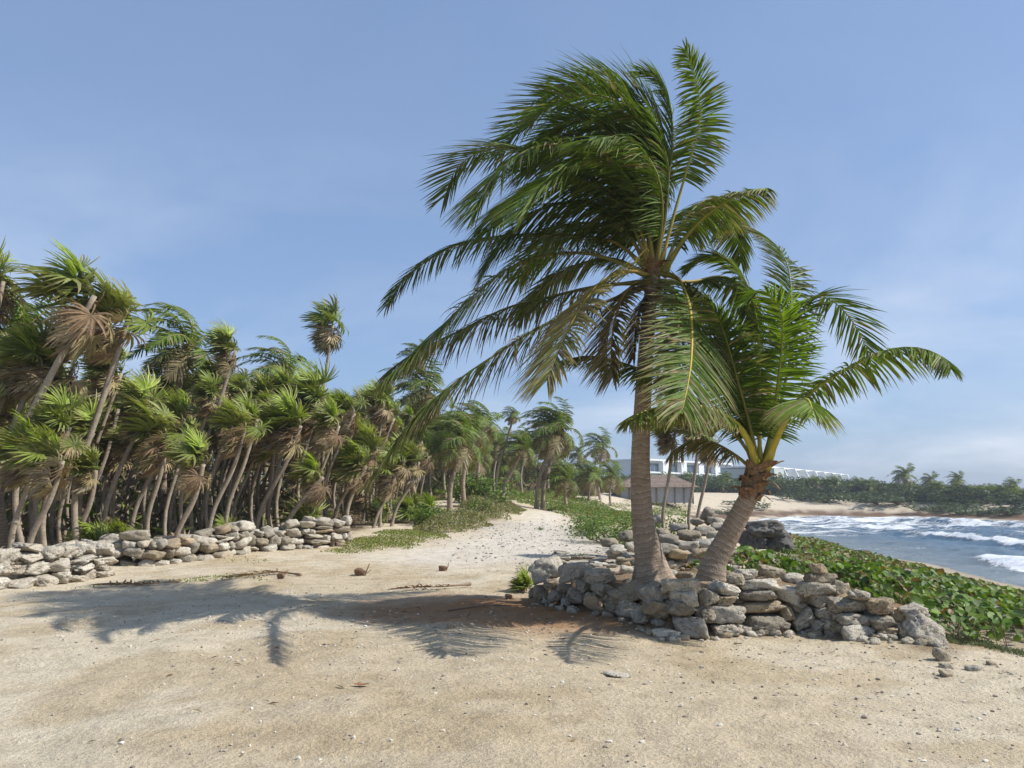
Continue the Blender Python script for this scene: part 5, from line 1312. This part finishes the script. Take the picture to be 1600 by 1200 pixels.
for i in range(n):
    x0 = 10.6 + (L - 10.8) * i / n; st = (L - 10.8) / n
    mb = MB(); V = np.array([[x0, 2.0, 0], [x0 + 0.6, 2.0, 0], [x0 + 0.6, 2.0, H], [x0, 2.0, H], [x0 + 1.0, -3.4, 0], [x0 + 1.6, -3.4, 0], [x0 + 0.6, -0.6, H], [x0, -0.6, H]])
    ux = None
    mb2 = MB(); A = at(1205,729,225); B = at(1332,743,320); ux = nrm(np.array([B[0]-A[0], B[1]-A[1], 0])); uy = np.array([-ux[1], ux[0], 0])
    W = V[:, :1] * ux + V[:, 1:2] * uy + V[:, 2:] * np.array([0, 0, 1.0])
    mb2.add(W, np.array([[0,1,2,3],[4,7,6,5],[0,4,5,1],[1,5,6,2],[2,6,7,3],[3,7,4,0]])); mb2.build('balcony_fin', M['render_white'], root, False)
    for fl in range(2):
        zc_ = H - 2.0 - fl * 3.3
        f = bx('window', 'render_grey', (x0 + st * 0.55, 2.02, zc_), (st * 0.7, 0.12, 2.4)); bx('pane', 'glass', (x0 + st * 0.55, 1.93, zc_), (st * 0.6, 0.06, 2.2), f)
        bx('floor_slab', 'render_white', (x0 + st * 0.6, 0.9, zc_ - 1.5), (st * 0.75, 2.0, 0.35))
# hut
hY = 118.0
hb = base_u(1014, hY); hut = tag(empty('thatched_hut', tuple(hb)), 'low brown thatched beach hut with hipped roof and grey screen walls', 'hut')
el = at(952, 761, hY) - hb; er = at(1076, 763, hY) - hb; rt = at(1014, 743, hY)[2] - hb[2]
zE = (el[2] + er[2]) / 2; xl_, xr_ = el[0], er[0]; dp = 7.0
mb = MB(); nL = 9
for k in range(nL):                       # overlapping layers of thatch, each a little stepped
    t0 = k / nL; t1 = (k + 1.25) / nL
    def ringp(t, lift):
        t = min(t, 1.0); xa = xl_ + (xr_ - xl_) * 0.34 * t; xb = xr_ - (xr_ - xl_) * 0.20 * t; ya = -dp + (dp - 0.3) * t; z_ = zE + (rt - zE) * t + lift
        return [(xa, ya, z_), (xb, ya, z_), (xb, -ya, z_), (xa, -ya, z_)]
    lo, hi = ringp(t0, 0.10), ringp(t1, 0.0); lo2 = ringp(t0, -0.05)
    V = np.array(lo + hi + lo2); F = [[j, (j + 1) % 4, 4 + (j + 1) % 4, 4 + j] for j in range(4)] + [[8 + j, 8 + (j + 1) % 4, (j + 1) % 4, j] for j in range(4)]
    mb.add(V, np.array(F))
mb.build('roof', M['thatch'], hut, False)
for k in range(9):
    x_ = xl_ + 0.8 + (xr_ - xl_ - 1.6) * k / 8
    MB().tube([(x_, -dp + 0.9, -0.3), (x_, -dp + 0.9, zE + 0.35)], 0.12, 6).build('post', M['wood'], hut)
for k in range(8):
    x0 = xl_ + 0.8 + (xr_ - xl_ - 1.6) * k / 8; wd = (xr_ - xl_ - 1.6) / 8
    MB().box((x0 + wd / 2, -dp + 1.0, zE / 2 - 0.1), (wd - 0.16, 0.08, max(1.0, zE + 0.1))).build('screen_panel', M['mesh_fence'], hut, smooth_=False)
MB().box(((xl_ + xr_) / 2, 0.6, zE / 2), (xr_ - xl_ - 2.4, dp * 1.5, max(0.9, zE))).build('inner_wall', M['wood'], hut, smooth_=False)
for k in range(4):
    MB().tube([(xl_ + 0.2 + k * 0.5, -dp + 0.3, zE + 0.05), (xl_ - 1.2 + k * 0.6, -dp - 0.6, zE - 0.35)], 0.05, 5).build('rafter', M['wood'], hut)

# ------------------------------------------------------------------ things lying on the sand
def husk(u, v, w_, label, flap=False, seed=1):
    r2 = np.random.RandomState(seed); c = g(u, v); k = c[1] / FPX * w_ / 2
    mb = rock_mesh(200 + seed, 3); V = np.vstack(mb.V) * np.array([1, 0.8, 0.72]) * k; mb.V = [V + [0, 0, k * 0.55]]
    root = tag(empty('coconut_husk', tuple(c)), label, 'coconut husk')
    mb.build('shell', M['husk'], root)
    if flap:
        for q in range(2):
            s = np.linspace(0, 1, 6); a = r2.uniform(0.6, 1.4); P = np.stack([k * (0.8 + s * 1.1 * math.cos(a)) * (1 if q else 1.0), 0 * s + q * k * 0.3, k * (0.2 + s * (2.2 - q) * math.sin(a))], -1)
            w2 = k * 0.42 * np.sin(np.pi * (0.15 + 0.8 * s)); V = np.stack([P - [0, 1, 0] * w2[:, None], P + [0.0, 0, 0] + np.array([0.15 * k, 0, 0]), P + [0, 1, 0] * w2[:, None]], 1).reshape(-1, 3)
            F = [[i * 3 + j, i * 3 + j + 1, i * 3 + j + 4, i * 3 + j + 3] for i in range(5) for j in range(2)]
            MB().add(V, np.array(F)).build('husk_flap', M['husk'], root)
husk(439, 904, 13, 'small round brown coconut lying by the dry frond', False, 1)
husk(563, 899, 18, 'split coconut husk with an upright flap on the sand', True, 2)
husk(692, 892, 13, 'small brown husk scrap on the red soil, right of the split one', True, 3)
husk(795, 936, 12, 'dark husk scrap in the shade beside the ring wall', False, 4)
def dry_frond(px, label, col, Lm, pairs, seed, lift=0.04, wd=0.02, rib=(0.25, 0.17, 0.10)):
    r2 = np.random.RandomState(seed); pts = [g(u, v) + [0, 0, lift] for u, v in px]; b = pts[0].copy()
    rb, lf = frond_geo([q - b for q in pts], r2, Lmax=Lm, pairs=pairs, kw=0.25, kg=0.12, t0=0.25, col=col, tip=col * 1.2, rib=rib, rw=0.022, width=wd, segs=4, dead=0.2, ruff=0.10, up=(0, 0.05, 1))
    V = np.vstack(lf.V); w = V + b; gz = terrain(w[:, 0], w[:, 1]) + 0.008; w[:, 2] = np.clip(w[:, 2], gz, gz + 0.10); lf.V = [w - b]
    root = rb.build('fallen_frond', M['rachis']); root.location = b; lf.build('leaflets', M['dead'], root, False); tag(root, label, 'palm frond')
dry_frond([(470, 901), (430, 897), (385, 903), (352, 906)], 'dry brown fallen frond next to the round coconut', DBRN * 1.2, 0.35, 22, 1)
dry_frond([(280, 911), (230, 915), (190, 917), (150, 918)], 'dark dry frond lying among the weeds left of the coconut', DBRN * 0.9, 0.3, 20, 2)
dry_frond([(735, 917), (690, 921), (650, 922), (612, 926)], 'reddish dry frond stalk lying on the red soil', np.array([0.22, 0.11, 0.06]), 0.22, 16, 3, 0.05)
def stick(px, label, r, col=(0.2, 0.13, 0.08)):
    pts = [g(u, v) for u, v in px]; b = pts[0]; root = MB().tube([q - b + [0, 0, r * 0.9 + 0.02 * math.sin(i * 2)] for i, q in enumerate(pts)], np.linspace(r, r * 0.5, len(pts)), 6, col).build('stick', M['rachis']); root.location = b; tag(root, label, 'stick')
stick([(666, 921), (655, 915), (643, 922)], 'small forked twig standing over the dry frond stalk', 0.012)
stick([(700, 955), (760, 948), (830, 946)], 'long thin dark stick on the red soil by the ring wall', 0.012)
stick([(1148, 1006), (1160, 1009)], 'short twig stuck in the sand under the ring wall', 0.008)
c = g(565, 1073); V = []
s = np.linspace(-1, 1, 7); wv = np.cos(s * 1.5) * 0.035 + 0.002
P = np.stack([s * 0.075, 0 * s, 0.012 + 0.02 * s * s], -1); V = np.stack([P - np.array([0, 1, -0.2]) * wv[:, None], P, P + np.array([0, 1, 0.2]) * wv[:, None]], 1).reshape(-1, 3)
o = MB().add(V, np.array([[i * 3 + j, i * 3 + j + 1, i * 3 + j + 4, i * 3 + j + 3] for i in range(6) for j in range(2)]), (0.22, 0.11, 0.06)).build('dry_leaf', M['dead']); o.location = c; tag(o, 'single curled reddish dry leaf on the open sand', 'leaf')

# ------------------------------------------------------------------ salt haze over the bay
hz = MB().box((60, 250, 5.5), (1000, 700, 17)).build('haze', M['render_white'], None, False)
hz.data.materials.clear()
m = bpy.data.materials.new('salt_haze'); m.use_nodes = True; nt = m.node_tree; nt.nodes.clear()
o_ = nt.nodes.new('ShaderNodeOutputMaterial'); pv = nt.nodes.new('ShaderNodeVolumePrincipled')
pv.inputs['Color'].default_value = (0.86, 0.91, 0.97, 1); pv.inputs['Density'].default_value = 0.0006; pv.inputs['Anisotropy'].default_value = 0.3
nt.links.new(pv.outputs[0], o_.inputs['Volume']); hz.data.materials.append(m)
tag(hz, 'thin pale salt haze hanging over the bay', 'haze', kind='stuff')
